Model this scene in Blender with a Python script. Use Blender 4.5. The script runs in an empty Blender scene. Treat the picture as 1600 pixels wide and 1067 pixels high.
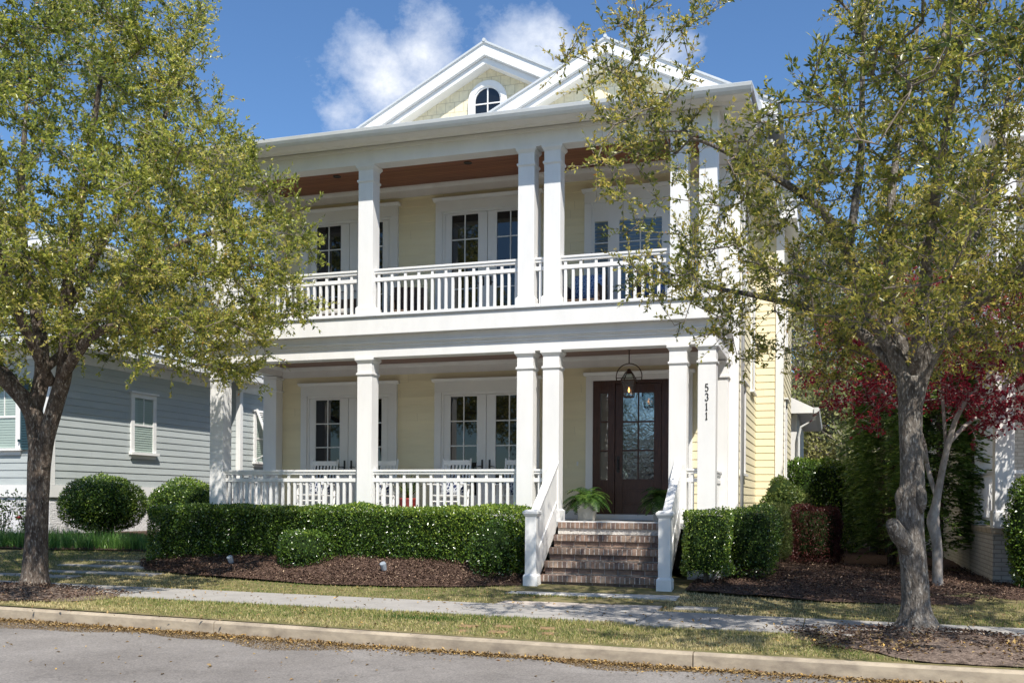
import bpy, math, random
import numpy as np
from mathutils import Vector, Matrix
R = math.radians
rng = np.random.RandomState(7)
random.seed(7)
SC = bpy.context.scene
COL = SC.collection

# ------------------------------------------------------------ camera
TH = math.atan(502/1552.)
ROLL = .0066
cam_d = bpy.data.cameras.new('camera')
cam = bpy.data.objects.new('camera', cam_d); COL.objects.link(cam)
cam_d.sensor_width = 36; cam_d.sensor_fit = 'HORIZONTAL'
cam_d.lens = 1552/1600*36
cam_d.shift_x = 0; cam_d.shift_y = (781.7-533.5)/1600
cam_d.clip_start = .1; cam_d.clip_end = 2000
cam.location = (0, 0, 1.33)
cam.matrix_world = Matrix.Translation((0, 0, 1.33)) @ Matrix.Rotation(TH, 4, 'Z') @ Matrix.Rotation(R(90), 4, 'X') @ Matrix.Rotation(ROLL, 4, 'Z')
SC.camera = cam

# ------------------------------------------------------------ sun and sky
SUN = Vector((1.0, -1.33, 2.13)).normalized()
elev = math.asin(SUN.z); azim = math.atan2(SUN.x, SUN.y)
sd = bpy.data.lights.new('sun', 'SUN'); sd.energy = 4.8; sd.angle = R(.53); sd.color = (1, .95, .865)
so = bpy.data.objects.new('sun', sd); COL.objects.link(so)
so.rotation_euler = SUN.to_track_quat('Z', 'Y').to_euler(); so.location = (5, -5, 30)
W = bpy.data.worlds.new('World'); SC.world = W; W.use_nodes = True
nt = W.node_tree; nt.nodes.clear()
def N(nt, t, **k):
    n = nt.nodes.new(t)
    for a, b in k.items(): setattr(n, a, b)
    return n
out = N(nt, 'ShaderNodeOutputWorld'); bg = N(nt, 'ShaderNodeBackground'); bg.inputs[1].default_value = .118
sky = N(nt, 'ShaderNodeTexSky', sky_type='NISHITA'); sky.sun_disc = False
sky.sun_elevation = elev; sky.sun_rotation = azim; sky.air_density = 1.0; sky.dust_density = .3; sky.ozone_density = 3.0; sky.altitude = 0
tc = N(nt, 'ShaderNodeTexCoord')
def vmath(op, a, b=None):
    n = N(nt, 'ShaderNodeVectorMath', operation=op); nt.links.new(a, n.inputs[0])
    if b is not None:
        if hasattr(b, 'default_value'): nt.links.new(b, n.inputs[1])
        else: n.inputs[1].default_value = b
    return n
def fm(op, a, b=0., c=None, clamp=False):
    n = N(nt, 'ShaderNodeMath', operation=op); n.use_clamp = clamp
    for i, x in enumerate((a, b, c)):
        if x is None: continue
        if isinstance(x, (int, float)): n.inputs[i].default_value = x
        else: nt.links.new(x, n.inputs[i])
    return n.outputs[0]
nz = N(nt, 'ShaderNodeTexNoise'); nz.inputs['Scale'].default_value = 7.5; nz.inputs['Detail'].default_value = 11; nz.inputs['Roughness'].default_value = .66
mpn = N(nt, 'ShaderNodeMapping'); mpn.inputs['Scale'].default_value = (1, 1, 1.25); mpn.inputs['Location'].default_value = (.3, .1, .7)
nt.links.new(tc.outputs['Generated'], mpn.inputs[0]); nt.links.new(mpn.outputs[0], nz.inputs['Vector'])
tot = None
# broad cloud banks standing in fixed directions of the sky
for (dx, dy, dz), rad, amp in (((-.437, .91, .418), .085, .50), ((-.394, .923, .448), .07, .50), ((-.475, .898, .385), .085, .48), ((-.285, .955, .437), .11, .48), ((-.17, .975, .43), .08, .44), ((-.52, .86, .485), .05, .2), ((.35, .8, .5), .2, .3), ((-.9, .4, .5), .35, .4), ((.3, -.8, .5), .5, .42), ((-.5, -.8, .35), .4, .42)):
    d = Vector((dx, dy, dz)).normalized()
    sb = vmath('SUBTRACT', tc.outputs['Generated'], tuple(d)); ln = vmath('LENGTH', sb.outputs[0])
    t = fm('MULTIPLY', fm('SUBTRACT', 1.0, fm('DIVIDE', ln.outputs['Value'], rad), clamp=True), amp)
    tot = t if tot is None else fm('MAXIMUM', tot, t)
dens = fm('ADD', fm('MULTIPLY', nz.outputs['Fac'], 1.0), tot)
dens = fm('MULTIPLY', fm('SUBTRACT', dens, .735, clamp=True), 3.4, clamp=True)
dens = fm('MULTIPLY', dens, fm('GREATER_THAN', tot, 0.0))
nz2 = N(nt, 'ShaderNodeTexNoise'); nz2.inputs['Scale'].default_value = 11; nz2.inputs['Detail'].default_value = 5
nt.links.new(mpn.outputs[0], nz2.inputs['Vector'])
cr = N(nt, 'ShaderNodeValToRGB'); cr.color_ramp.elements[0].position = .3; cr.color_ramp.elements[0].color = (4.0, 4.7, 6.0, 1)
cr.color_ramp.elements[1].position = .65; cr.color_ramp.elements[1].color = (6.8, 7.0, 7.4, 1)
nt.links.new(nz2.outputs['Fac'], cr.inputs[0])
tn_ = N(nt, 'ShaderNodeMixRGB'); tn_.blend_type = 'MULTIPLY'; tn_.inputs[0].default_value = 1; tn_.inputs[2].default_value = (.66, .84, 1.0, 1); nt.links.new(sky.outputs[0], tn_.inputs[1])
mx = N(nt, 'ShaderNodeMixRGB'); nt.links.new(dens, mx.inputs[0]); nt.links.new(tn_.outputs[0], mx.inputs[1]); nt.links.new(cr.outputs[0], mx.inputs[2])
nt.links.new(mx.outputs[0], bg.inputs[0]); nt.links.new(bg.outputs[0], out.inputs[0])
SC.view_settings.view_transform = 'Standard'; SC.view_settings.look = 'None'; SC.view_settings.gamma = 1
SC.view_settings.use_curve_mapping = False
SC.view_settings.exposure = 0.42

# ------------------------------------------------------------ materials
def new_mat(name):
    m = bpy.data.materials.new(name); m.use_nodes = True; t = m.node_tree; t.nodes.clear()
    o = t.nodes.new('ShaderNodeOutputMaterial'); b = t.nodes.new('ShaderNodeBsdfPrincipled')
    t.links.new(b.outputs[0], o.inputs[0]); return m, t, b, o
def mat(name, col, rough=.6, spec=.4, var=.0, vscale=3, detail=6, col2=None, bump=0, bscale=40, metal=0, stretch=(1, 1, 1), lo=.35, hi=.65, bdist=.01):
    m, t, b, o = new_mat(name)
    b.inputs['Roughness'].default_value = rough; b.inputs['Metallic'].default_value = metal; b.inputs['Specular IOR Level'].default_value = spec
    c = tuple(col)+(1,)
    tcn = t.nodes.new('ShaderNodeTexCoord'); mp = t.nodes.new('ShaderNodeMapping'); mp.inputs['Scale'].default_value = stretch
    t.links.new(tcn.outputs['Object'], mp.inputs[0])
    if var or col2:
        n = t.nodes.new('ShaderNodeTexNoise'); n.inputs['Scale'].default_value = vscale; n.inputs['Detail'].default_value = detail; n.inputs['Roughness'].default_value = .65
        t.links.new(mp.outputs[0], n.inputs['Vector'])
        r = t.nodes.new('ShaderNodeValToRGB'); r.color_ramp.elements[0].position = lo; r.color_ramp.elements[1].position = hi
        if col2: c0, c1 = tuple(col2)+(1,), c
        else: c0 = tuple(x*(1-var) for x in col)+(1,); c1 = tuple(min(1, x*(1+var)) for x in col)+(1,)
        r.color_ramp.elements[0].color = c0; r.color_ramp.elements[1].color = c1
        t.links.new(n.outputs['Fac'], r.inputs[0]); t.links.new(r.outputs[0], b.inputs['Base Color'])
    else: b.inputs['Base Color'].default_value = c
    if bump:
        n2 = t.nodes.new('ShaderNodeTexNoise'); n2.inputs['Scale'].default_value = bscale; n2.inputs['Detail'].default_value = 6
        t.links.new(mp.outputs[0], n2.inputs['Vector'])
        bp = t.nodes.new('ShaderNodeBump'); bp.inputs['Strength'].default_value = bump; bp.inputs['Distance'].default_value = bdist
        t.links.new(n2.outputs['Fac'], bp.inputs['Height']); t.links.new(bp.outputs[0], b.inputs['Normal'])
    return m
def leaf_mat(name, stops, rough=.38, trans=.3, spec=.5):
    m, t, b, o = new_mat(name)
    a = t.nodes.new('ShaderNodeAttribute'); a.attribute_name = 'tint'
    r = t.nodes.new('ShaderNodeValToRGB'); e = r.color_ramp.elements
    while len(e) < len(stops): e.new(.5)
    for i, (p, c) in enumerate(stops): e[i].position = p; e[i].color = tuple(c)+(1,)
    t.links.new(a.outputs['Fac'], r.inputs[0]); t.links.new(r.outputs[0], b.inputs['Base Color'])
    b.inputs['Roughness'].default_value = rough; b.inputs['Specular IOR Level'].default_value = spec
    tr = t.nodes.new('ShaderNodeBsdfTranslucent'); mxs = t.nodes.new('ShaderNodeMixShader'); mxs.inputs[0].default_value = trans
    hs = t.nodes.new('ShaderNodeHueSaturation'); hs.inputs['Value'].default_value = 1.5; hs.inputs['Hue'].default_value = .485
    t.links.new(r.outputs[0], hs.inputs['Color']); t.links.new(hs.outputs[0], tr.inputs[0])
    t.links.new(b.outputs[0], mxs.inputs[1]); t.links.new(tr.outputs[0], mxs.inputs[2]); t.links.new(mxs.outputs[0], o.inputs[0])
    return m
def boardify(m, pitch, z0, amt=.035):
    t = m.node_tree; b = [n for n in t.nodes if n.type == 'BSDF_PRINCIPLED'][0]; tcn = [n for n in t.nodes if n.type == 'TEX_COORD'][0]
    sp = t.nodes.new('ShaderNodeSeparateXYZ'); t.links.new(tcn.outputs['Object'], sp.inputs[0])
    def M(op, a, b_=0.):
        n = t.nodes.new('ShaderNodeMath'); n.operation = op
        for i, x in enumerate((a, b_)):
            if isinstance(x, (int, float)): n.inputs[i].default_value = x
            else: t.links.new(x, n.inputs[i])
        return n.outputs[0]
    row = M('FLOOR', M('DIVIDE', M('SUBTRACT', sp.outputs[2], z0), pitch)); wn = t.nodes.new('ShaderNodeTexWhiteNoise'); wn.noise_dimensions = '1D'; t.links.new(row, wn.inputs['W'])
    along = M('ADD', M('ADD', sp.outputs[0], sp.outputs[1]), M('MULTIPLY', wn.outputs['Value'], 3.6)); seg = M('FLOOR', M('DIVIDE', along, 3.66)); w2 = t.nodes.new('ShaderNodeTexWhiteNoise'); w2.noise_dimensions = '2D'
    cb = t.nodes.new('ShaderNodeCombineXYZ'); t.links.new(row, cb.inputs[0]); t.links.new(seg, cb.inputs[1]); t.links.new(cb.outputs[0], w2.inputs['Vector'])
    fr = M('FRACT', M('DIVIDE', along, 3.66)); joint = M('LESS_THAN', fr, .0012)
    v = M('SUBTRACT', M('ADD', M('MULTIPLY', w2.outputs['Value'], amt*2), 1-amt), M('MULTIPLY', joint, .35))
    mm = t.nodes.new('ShaderNodeMixRGB'); mm.blend_type = 'MULTIPLY'; mm.inputs[0].default_value = 1
    t.links.new(b.inputs['Base Color'].links[0].from_socket, mm.inputs[1]); t.links.new(v, mm.inputs[2]); t.links.new(mm.outputs[0], b.inputs['Base Color'])
WHITE = mat('white_paint', (.80, .79, .77), .42, .4, var=.035, vscale=3.5, bump=.06, bscale=25, stretch=(1, 1, .35))
WHITE2 = mat('white_door_paint', (.76, .75, .72), .35, .4, var=.02, vscale=3)
CREAM = mat('cream_siding_paint', (.80, .72, .495), .55, .35, var=.03, vscale=1.6, bump=.08, bscale=60, stretch=(1, 1, 6))
BLUEG = mat('blue_grey_siding_paint', (.445, .48, .475), .55, .35, var=.04, vscale=1.6, bump=.08, bscale=60, stretch=(1, 1, 6))
boardify(CREAM, .155, 1.06); boardify(BLUEG, .17, 1.32)
GUTTER = mat('gutter_paint', (.66, .67, .66), .35, .5, var=.05, vscale=3)
ROOFM = mat('pale_metal_roof', (.55, .57, .58), .4, .5, var=.06, vscale=2)
FLOORG = mat('porch_floor_paint', (.30, .31, .32), .5, .4, var=.08, vscale=4)
BLACKM = mat('black_iron', (.02, .018, .016), .4, .5)
BRONZE = mat('aged_bronze', (.07, .04, .025), .45, .5, var=.3, vscale=20, metal=.5)
CONC = mat('sidewalk_concrete', (.36, .34, .315), .85, .3, var=.10, vscale=2.2, bump=.25, bscale=140, bdist=.004)
CONC2 = mat('walkway_concrete', (.50, .435, .38), .85, .3, var=.12, vscale=2.2, bump=.25, bscale=140, bdist=.004)
KERB = mat('kerb_concrete', (.46, .385, .285), .9, .3, col2=(.22, .18, .14), vscale=3, bump=.35, bscale=90, stretch=(1, 1, 2.0), lo=.28, hi=.62, bdist=.006)
PEBBLE = mat('oyster_shell_render', (.62, .59, .55), .9, .3, col2=(.30, .27, .24), vscale=26, bump=.9, bscale=45, bdist=.02, lo=.3, hi=.5)
STUCCO = mat('pale_foundation_stucco', (.74, .73, .73), .9, .3, var=.06, vscale=8, bump=.9, bscale=26, bdist=.03)
SOIL = mat('lawn_soil', (.25, .20, .105), .95, .2, col2=(.11, .115, .04), vscale=5, bump=.6, bscale=70, bdist=.02)
MULCH = mat('bark_mulch', (.165, .105, .08), .95, .2, col2=(.042, .026, .020), vscale=28, detail=10, bump=1, bscale=38, bdist=.05, lo=.32, hi=.62)
MULCH2 = mat('tree_ring_mulch', (.27, .205, .165), .95, .2, col2=(.055, .038, .03), vscale=17, detail=10, bump=1, bscale=40, bdist=.04, lo=.32, hi=.62)
CHIP = leaf_mat('mulch_chips', [(0, (.035, .02, .015)), (.5, (.15, .09, .065)), (.85, (.32, .22, .16)), (1, (.5, .37, .25))], .8, .0, .2)
LITTER = leaf_mat('fallen_leaf_litter', [(0, (.13, .085, .04)), (.4, (.27, .185, .085)), (.75, (.43, .31, .15)), (.92, (.60, .38, .10)), (1, (.2, .1, .06))], .7, .1, .2)
GRASS = leaf_mat('lawn_grass', [(0, (.06, .12, .022)), (.35, (.17, .22, .05)), (.62, (.42, .37, .15)), (1, (.68, .57, .32))], .6, .3, .3)
LEAF_OAK = leaf_mat('live_oak_leaf', [(0, (.030, .058, .022)), (.20, (.085, .13, .028)), (.42, (.25, .29, .048)), (.70, (.43, .46, .085)), (.93, (.56, .50, .13)), (1, (.62, .32, .07))], .34, .50, .6)
LEAF_OAK2 = leaf_mat('sparse_oak_leaf', [(0, (.026, .048, .020)), (.20, (.075, .115, .026)), (.42, (.23, .26, .044)), (.70, (.48, .45, .09)), (.93, (.58, .49, .13)), (1, (.65, .33, .05))], .32, .50, .65)
LEAF_HEDGE = leaf_mat('hedge_leaf', [(0, (.020, .05, .010)), (.45, (.062, .125, .018)), (.8, (.17, .27, .032)), (1, (.36, .45, .075))], .27, .25, .9)
LEAF_LIGHT = leaf_mat('pale_shrub_leaf', [(0, (.04, .07, .02)), (.5, (.11, .16, .035)), (1, (.32, .36, .12))], .4, .3, .4)
LEAF_DARK = leaf_mat('evergreen_leaf', [(0, (.025, .06, .015)), (.5, (.10, .18, .035)), (1, (.34, .44, .09))], .45, .2, .35)
LEAF_RED = leaf_mat('red_maple_leaf', [(0, (.08, .008, .012)), (.5, (.22, .014, .024)), (1, (.55, .055, .06))], .45, .42, .35)
LEAF_REDBUSH = leaf_mat('red_shrub_leaf', [(0, (.022, .009, .008)), (.5, (.06, .018, .016)), (1, (.15, .042, .034))], .45, .25, .35)
LEAF_LIRI = leaf_mat('border_grass_blade', [(0, (.045, .12, .025)), (.6, (.11, .26, .05)), (1, (.30, .46, .12))], .35, .35, .5)
LEAF_FERN = leaf_mat('fern_leaf', [(0, (.02, .055, .012)), (.6, (.055, .12, .022)), (1, (.16, .26, .05))], .45, .35, .35)
LEAF_FAR = leaf_mat('far_tree_leaf', [(0, (.09, .12, .05)), (.5, (.22, .24, .09)), (1, (.42, .40, .15))], .6, .3, .25)
LEAF_PINE = leaf_mat('far_pine_leaf', [(0, (.035, .07, .03)), (.6, (.09, .15, .055)), (1, (.18, .24, .09))], .6, .25, .25)
CORE = mat('shrub_dark_core', (.016, .030, .009), .95, .1, var=.4, vscale=20)  # dark colour stands in for the shade inside the shrubs
def bark_mat(name, c1, c2, scale=14, st=(1, 1, .35), moss=None, bump=.9):
    m = mat(name, c1, .9, .2, col2=c2, vscale=scale, detail=9, bump=bump, bscale=scale*1.8, stretch=st, bdist=.06, lo=.36, hi=.60)
    t = m.node_tree; b = [n for n in t.nodes if n.type == 'BSDF_PRINCIPLED'][0]
    v = t.nodes.new('ShaderNodeTexVoronoi'); v.feature = 'DISTANCE_TO_EDGE'; v.inputs['Scale'].default_value = scale*4.2
    mp = [n for n in t.nodes if n.type == 'MAPPING'][0]; t.links.new(mp.outputs[0], v.inputs['Vector'])
    rr = t.nodes.new('ShaderNodeValToRGB'); rr.color_ramp.elements[0].color = (.35, .35, .35, 1); rr.color_ramp.elements[1].position = .13
    t.links.new(v.outputs['Distance'], rr.inputs[0])
    mm = t.nodes.new('ShaderNodeMixRGB'); mm.blend_type = 'MULTIPLY'; mm.inputs[0].default_value = .6
    src = b.inputs['Base Color'].links[0].from_socket
    t.links.new(src, mm.inputs[1]); t.links.new(rr.outputs[0], mm.inputs[2]); t.links.new(mm.outputs[0], b.inputs['Base Color'])
    # lichen flecks
    n = t.nodes.new('ShaderNodeTexNoise'); n.inputs['Scale'].default_value = scale*3.6; n.inputs['Detail'].default_value = 8
    t.links.new(mp.outputs[0], n.inputs['Vector'])
    r2 = t.nodes.new('ShaderNodeValToRGB'); r2.color_ramp.elements[0].position = .54; r2.color_ramp.elements[1].position = .72
    t.links.new(n.outputs['Fac'], r2.inputs[0])
    m3 = t.nodes.new('ShaderNodeMixRGB'); t.links.new(r2.outputs[0], m3.inputs[0]); t.links.new(mm.outputs[0], m3.inputs[1]); m3.inputs[2].default_value = tuple(moss or (.4, .38, .34))+(1,)
    t.links.new(m3.outputs[0], b.inputs['Base Color'])
    return m
BARK = bark_mat('oak_bark', (.17, .135, .11), (.055, .040, .032), 13, moss=(.36, .33, .29))
BARK2 = bark_mat('grey_oak_bark', (.21, .185, .16), (.075, .062, .052), 14, moss=(.36, .345, .32))
BARKM = mat('smooth_maple_bark', (.42, .385, .35), .8, .2, col2=(.20, .17, .15), vscale=9, bump=.35, bscale=30, stretch=(1, 1, .5), bdist=.015)
TWIG = mat('twig_bark', (.22, .185, .155), .85, .2, var=.3, vscale=8)
FARBARK = mat('bare_far_branches', (.36, .31, .28), .9, .2, var=.2, vscale=3)
def asphalt():
    m = mat('asphalt', (.235, .218, .205), .88, .3, var=.07, vscale=1.1, bump=.5, bscale=160, bdist=.006)
    t = m.node_tree; b = [n for n in t.nodes if n.type == 'BSDF_PRINCIPLED'][0]
    v = t.nodes.new('ShaderNodeTexVoronoi'); v.inputs['Scale'].default_value = 75
    mp = [n for n in t.nodes if n.type == 'MAPPING'][0]; t.links.new(mp.outputs[0], v.inputs['Vector'])
    r = t.nodes.new('ShaderNodeValToRGB'); r.color_ramp.elements[0].color = (.70, .70, .70, 1); r.color_ramp.elements[1].color = (1.35, 1.33, 1.3, 1)
    t.links.new(v.outputs['Color'], r.inputs[0])
    mm = t.nodes.new('ShaderNodeMixRGB'); mm.blend_type = 'MULTIPLY'; mm.inputs[0].default_value = 1
    t.links.new(b.inputs['Base Color'].links[0].from_socket, mm.inputs[1]); t.links.new(r.outputs[0], mm.inputs[2]); t.links.new(mm.outputs[0], b.inputs['Base Color'])
    return m
ASPH = asphalt()
def road_wear(m):
    t = m.node_tree; b = [n for n in t.nodes if n.type == 'BSDF_PRINCIPLED'][0]; mp = [n for n in t.nodes if n.type == 'MAPPING'][0]
    v = t.nodes.new('ShaderNodeTexVoronoi'); v.feature = 'DISTANCE_TO_EDGE'; v.inputs['Scale'].default_value = .42
    ns = t.nodes.new('ShaderNodeTexNoise'); ns.inputs['Scale'].default_value = 2.2; ns.inputs['Detail'].default_value = 5
    t.links.new(mp.outputs[0], ns.inputs['Vector']); ad = t.nodes.new('ShaderNodeMixRGB'); ad.blend_type = 'ADD'; ad.inputs[0].default_value = .35
    t.links.new(mp.outputs[0], ad.inputs[1]); t.links.new(ns.outputs['Color'], ad.inputs[2]); t.links.new(ad.outputs[0], v.inputs['Vector'])
    r1 = t.nodes.new('ShaderNodeValToRGB'); r1.color_ramp.elements[0].color = (.62, .62, .62, 1); r1.color_ramp.elements[1].position = .004; t.links.new(v.outputs['Distance'], r1.inputs[0])
    n2 = t.nodes.new('ShaderNodeTexNoise'); n2.inputs['Scale'].default_value = .55; n2.inputs['Detail'].default_value = 6; t.links.new(mp.outputs[0], n2.inputs['Vector'])
    r2 = t.nodes.new('ShaderNodeValToRGB'); r2.color_ramp.elements[0].position = .34; r2.color_ramp.elements[0].color = (.80, .79, .78, 1); r2.color_ramp.elements[1].position = .6; r2.color_ramp.elements[1].color = (1.06, 1.06, 1.06, 1); t.links.new(n2.outputs['Fac'], r2.inputs[0])
    a = t.nodes.new('ShaderNodeMixRGB'); a.blend_type = 'MULTIPLY'; a.inputs[0].default_value = 1; c = t.nodes.new('ShaderNodeMixRGB'); c.blend_type = 'MULTIPLY'; c.inputs[0].default_value = .55
    t.links.new(b.inputs['Base Color'].links[0].from_socket, a.inputs[1]); t.links.new(r2.outputs[0], a.inputs[2]); t.links.new(a.outputs[0], c.inputs[1]); t.links.new(r1.outputs[0], c.inputs[2]); t.links.new(c.outputs[0], b.inputs['Base Color'])
road_wear(ASPH)
def board_mat(name, c1, c2, pitch, axis=1, rough=.45):
    m, t, b, o = new_mat(name); b.inputs['Roughness'].default_value = rough
    tcn = t.nodes.new('ShaderNodeTexCoord'); sp = t.nodes.new('ShaderNodeSeparateXYZ'); t.links.new(tcn.outputs['Object'], sp.inputs[0])
    dv = t.nodes.new('ShaderNodeMath'); dv.operation = 'DIVIDE'; t.links.new(sp.outputs[axis], dv.inputs[0]); dv.inputs[1].default_value = pitch
    fr = t.nodes.new('ShaderNodeMath'); fr.operation = 'FRACT'; t.links.new(dv.outputs[0], fr.inputs[0])
    fl = t.nodes.new('ShaderNodeMath'); fl.operation = 'FLOOR'; t.links.new(dv.outputs[0], fl.inputs[0])
    wn = t.nodes.new('ShaderNodeTexWhiteNoise'); wn.noise_dimensions = '1D'; t.links.new(fl.outputs[0], wn.inputs['W'])
    mp = t.nodes.new('ShaderNodeMapping'); mp.inputs['Scale'].default_value = (1, 12, 12) if axis == 1 else (12, 1, 12)
    t.links.new(tcn.outputs['Object'], mp.inputs[0])
    n = t.nodes.new('ShaderNodeTexNoise'); n.inputs['Scale'].default_value = 2.5; n.inputs['Detail'].default_value = 6; t.links.new(mp.outputs[0], n.inputs['Vector'])
    ad = t.nodes.new('ShaderNodeMath'); ad.operation = 'MULTIPLY_ADD'; t.links.new(wn.outputs['Value'], ad.inputs[0]); ad.inputs[1].default_value = .4; t.links.new(n.outputs['Fac'], ad.inputs[2])
    r = t.nodes.new('ShaderNodeValToRGB'); r.color_ramp.elements[0].position = .35; r.color_ramp.elements[1].position = .95
    r.color_ramp.elements[0].color = c2+(1,); r.color_ramp.elements[1].color = c1+(1,); t.links.new(ad.outputs[0], r.inputs[0])
    g = t.nodes.new('ShaderNodeMath'); g.operation = 'GREATER_THAN'; t.links.new(fr.outputs[0], g.inputs[0]); g.inputs[1].default_value = .09
    mm = t.nodes.new('ShaderNodeMixRGB'); t.links.new(g.outputs[0], mm.inputs[0]); mm.inputs[1].default_value = tuple(x*.3 for x in c2)+(1,); t.links.new(r.outputs[0], mm.inputs[2])
    t.links.new(mm.outputs[0], b.inputs['Base Color']); return m
WOODC = board_mat('stained_cedar_ceiling', (.36, .14, .065), (.19, .065, .03), .083)
WOODC2 = board_mat('lower_beadboard_ceiling', (.30, .17, .125), (.21, .115, .085), .083)
MAHOG = mat('dark_mahogany', (.085, .036, .022), .32, .5, col2=(.045, .018, .012), vscale=5, bump=.1, bscale=30, stretch=(8, 8, 1))
def brick_mat(name, c1, c2, mortar, bw=.2, bh=.067, ms=.010, vert=False, rough=.9, bump=.6):
    m, t, b, o = new_mat(name); b.inputs['Roughness'].default_value = rough
    tcn = t.nodes.new('ShaderNodeTexCoord'); sp = t.nodes.new('ShaderNodeSeparateXYZ'); t.links.new(tcn.outputs['Object'], sp.inputs[0])
    ad = t.nodes.new('ShaderNodeMath'); ad.operation = 'ADD'; t.links.new(sp.outputs[0], ad.inputs[0]); t.links.new(sp.outputs[1], ad.inputs[1])
    cb = t.nodes.new('ShaderNodeCombineXYZ'); t.links.new(ad.outputs[0], cb.inputs[0]); t.links.new(sp.outputs[2], cb.inputs[1])
    br = t.nodes.new('ShaderNodeTexBrick'); br.inputs['Scale'].default_value = 1; br.inputs['Brick Width'].default_value = bw; br.inputs['Row Height'].default_value = bh
    br.inputs['Mortar Size'].default_value = ms; br.inputs['Mortar Smooth'].default_value = .2
    br.inputs['Color1'].default_value = c1+(1,); br.inputs['Color2'].default_value = c2+(1,); br.inputs['Mortar'].default_value = mortar+(1,)
    t.links.new(cb.outputs[0], br.inputs['Vector'])
    n = t.nodes.new('ShaderNodeTexNoise'); n.inputs['Scale'].default_value = 12; n.inputs['Detail'].default_value = 6; t.links.new(tcn.outputs['Object'], n.inputs['Vector'])
    r = t.nodes.new('ShaderNodeValToRGB'); r.color_ramp.elements[0].color = (.90, .90, .90, 1); r.color_ramp.elements[0].position = .3; r.color_ramp.elements[1].color = (1.04, 1.04, 1.04, 1); r.color_ramp.elements[1].position = .6
    t.links.new(n.outputs['Fac'], r.inputs[0])
    mm = t.nodes.new('ShaderNodeMixRGB'); mm.blend_type = 'MULTIPLY'; mm.inputs[0].default_value = 1; t.links.new(br.outputs['Color'], mm.inputs[1]); t.links.new(r.outputs[0], mm.inputs[2])
    t.links.new(mm.outputs[0], b.inputs['Base Color'])
    bp = t.nodes.new('ShaderNodeBump'); bp.inputs['Strength'].default_value = bump; bp.inputs['Distance'].default_value = .02; bp.invert = True
    t.links.new(br.outputs['Fac'], bp.inputs['Height']); t.links.new(bp.outputs[0], b.inputs['Normal']); return m
WBRICK = brick_mat('white_painted_brick', (.68, .66, .62), (.60, .58, .54), (.50, .48, .44))
GBRICK = brick_mat('shaded_painted_brick', (.50, .47, .42), (.42, .39, .35), (.30, .28, .25))  # darker copy of the white brick, with the porch base's shade in its colour
SHINGLE = brick_mat('cream_shingles', (.82, .74, .53), (.79, .71, .50), (.57, .50, .35), bw=.19, bh=.20, ms=.006, bump=.5)
BRICKS = [mat('brick_red', (.27, .185, .145), .9, .2, var=.25, vscale=18, bump=.4, bscale=80), mat('brick_brown', (.22, .155, .12), .9, .2, var=.25, vscale=18, bump=.4, bscale=80),
          mat('brick_pale', (.33, .245, .19), .9, .2, var=.25, vscale=18, bump=.4, bscale=80), mat('brick_dark', (.16, .115, .10), .9, .2, var=.3, vscale=18, bump=.4, bscale=80)]
MORTAR = mat('mortar', (.48, .44, .40), .95, .2, var=.3, vscale=16, bump=.6, bscale=60)
def glass_mat(name, base=(.008, .009, .010), rough=.02, bump=0, ior=1.5):  # opaque near-black base stands in for the unlit rooms behind
    m, t, b, o = new_mat(name); b.inputs['Base Color'].default_value = base+(1,); b.inputs['Roughness'].default_value = rough
    b.inputs['IOR'].default_value = ior; b.inputs['Specular IOR Level'].default_value = .8
    if bump:
        n = t.nodes.new('ShaderNodeTexNoise'); n.inputs['Scale'].default_value = 7; n.inputs['Detail'].default_value = 2; n.inputs['Distortion'].default_value = 1.5
        tcn = t.nodes.new('ShaderNodeTexCoord'); t.links.new(tcn.outputs['Object'], n.inputs['Vector'])
        bp = t.nodes.new('ShaderNodeBump'); bp.inputs['Strength'].default_value = bump; bp.inputs['Distance'].default_value = .03
        t.links.new(n.outputs['Fac'], bp.inputs['Height']); t.links.new(bp.outputs[0], b.inputs['Normal'])
    return m
GLASS = glass_mat('dark_window_glass')
GLASSD = glass_mat('rippled_door_glass', (.012, .014, .015), .03, .07, 2.8)
def clear_glass():
    m, t, b, o = new_mat('clear_glass'); b.inputs['Base Color'].default_value = (1, 1, 1, 1)
    g = t.nodes.new('ShaderNodeBsdfGlossy'); g.inputs['Roughness'].default_value = .02
    tr = t.nodes.new('ShaderNodeBsdfTransparent'); tr.inputs[0].default_value = (.82, .87, .86, 1)
    lw = t.nodes.new('ShaderNodeLayerWeight'); pw = t.nodes.new('ShaderNodeMath'); pw.operation = 'POWER'; pw.inputs[1].default_value = 4; t.links.new(lw.outputs['Facing'], pw.inputs[0]); f = t.nodes.new('ShaderNodeMath'); f.operation = 'MULTIPLY_ADD'; f.inputs[1].default_value = .7; f.inputs[2].default_value = .05; t.links.new(pw.outputs[0], f.inputs[0]); mxs = t.nodes.new('ShaderNodeMixShader')
    t.links.new(f.outputs[0], mxs.inputs[0]); t.links.new(tr.outputs[0], mxs.inputs[1]); t.links.new(g.outputs[0], mxs.inputs[2]); t.links.new(mxs.outputs[0], o.inputs[0])
    t.nodes.remove(b); return m
CGLASS = clear_glass()
SLAT = mat('louvred_shutter_slats', (.20, .27, .36), .45, .4)
SLATG = mat('pale_green_blind', (.58, .62, .57), .5, .4)
TEAL = mat('teal_shutter_paint', (.032, .07, .085), .45, .4, var=.1, vscale=4)
WICKER = mat('brown_wicker', (.13, .085, .06), .6, .3, col2=(.04, .026, .02), vscale=60, bump=.8, bscale=70, bdist=.01)
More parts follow.
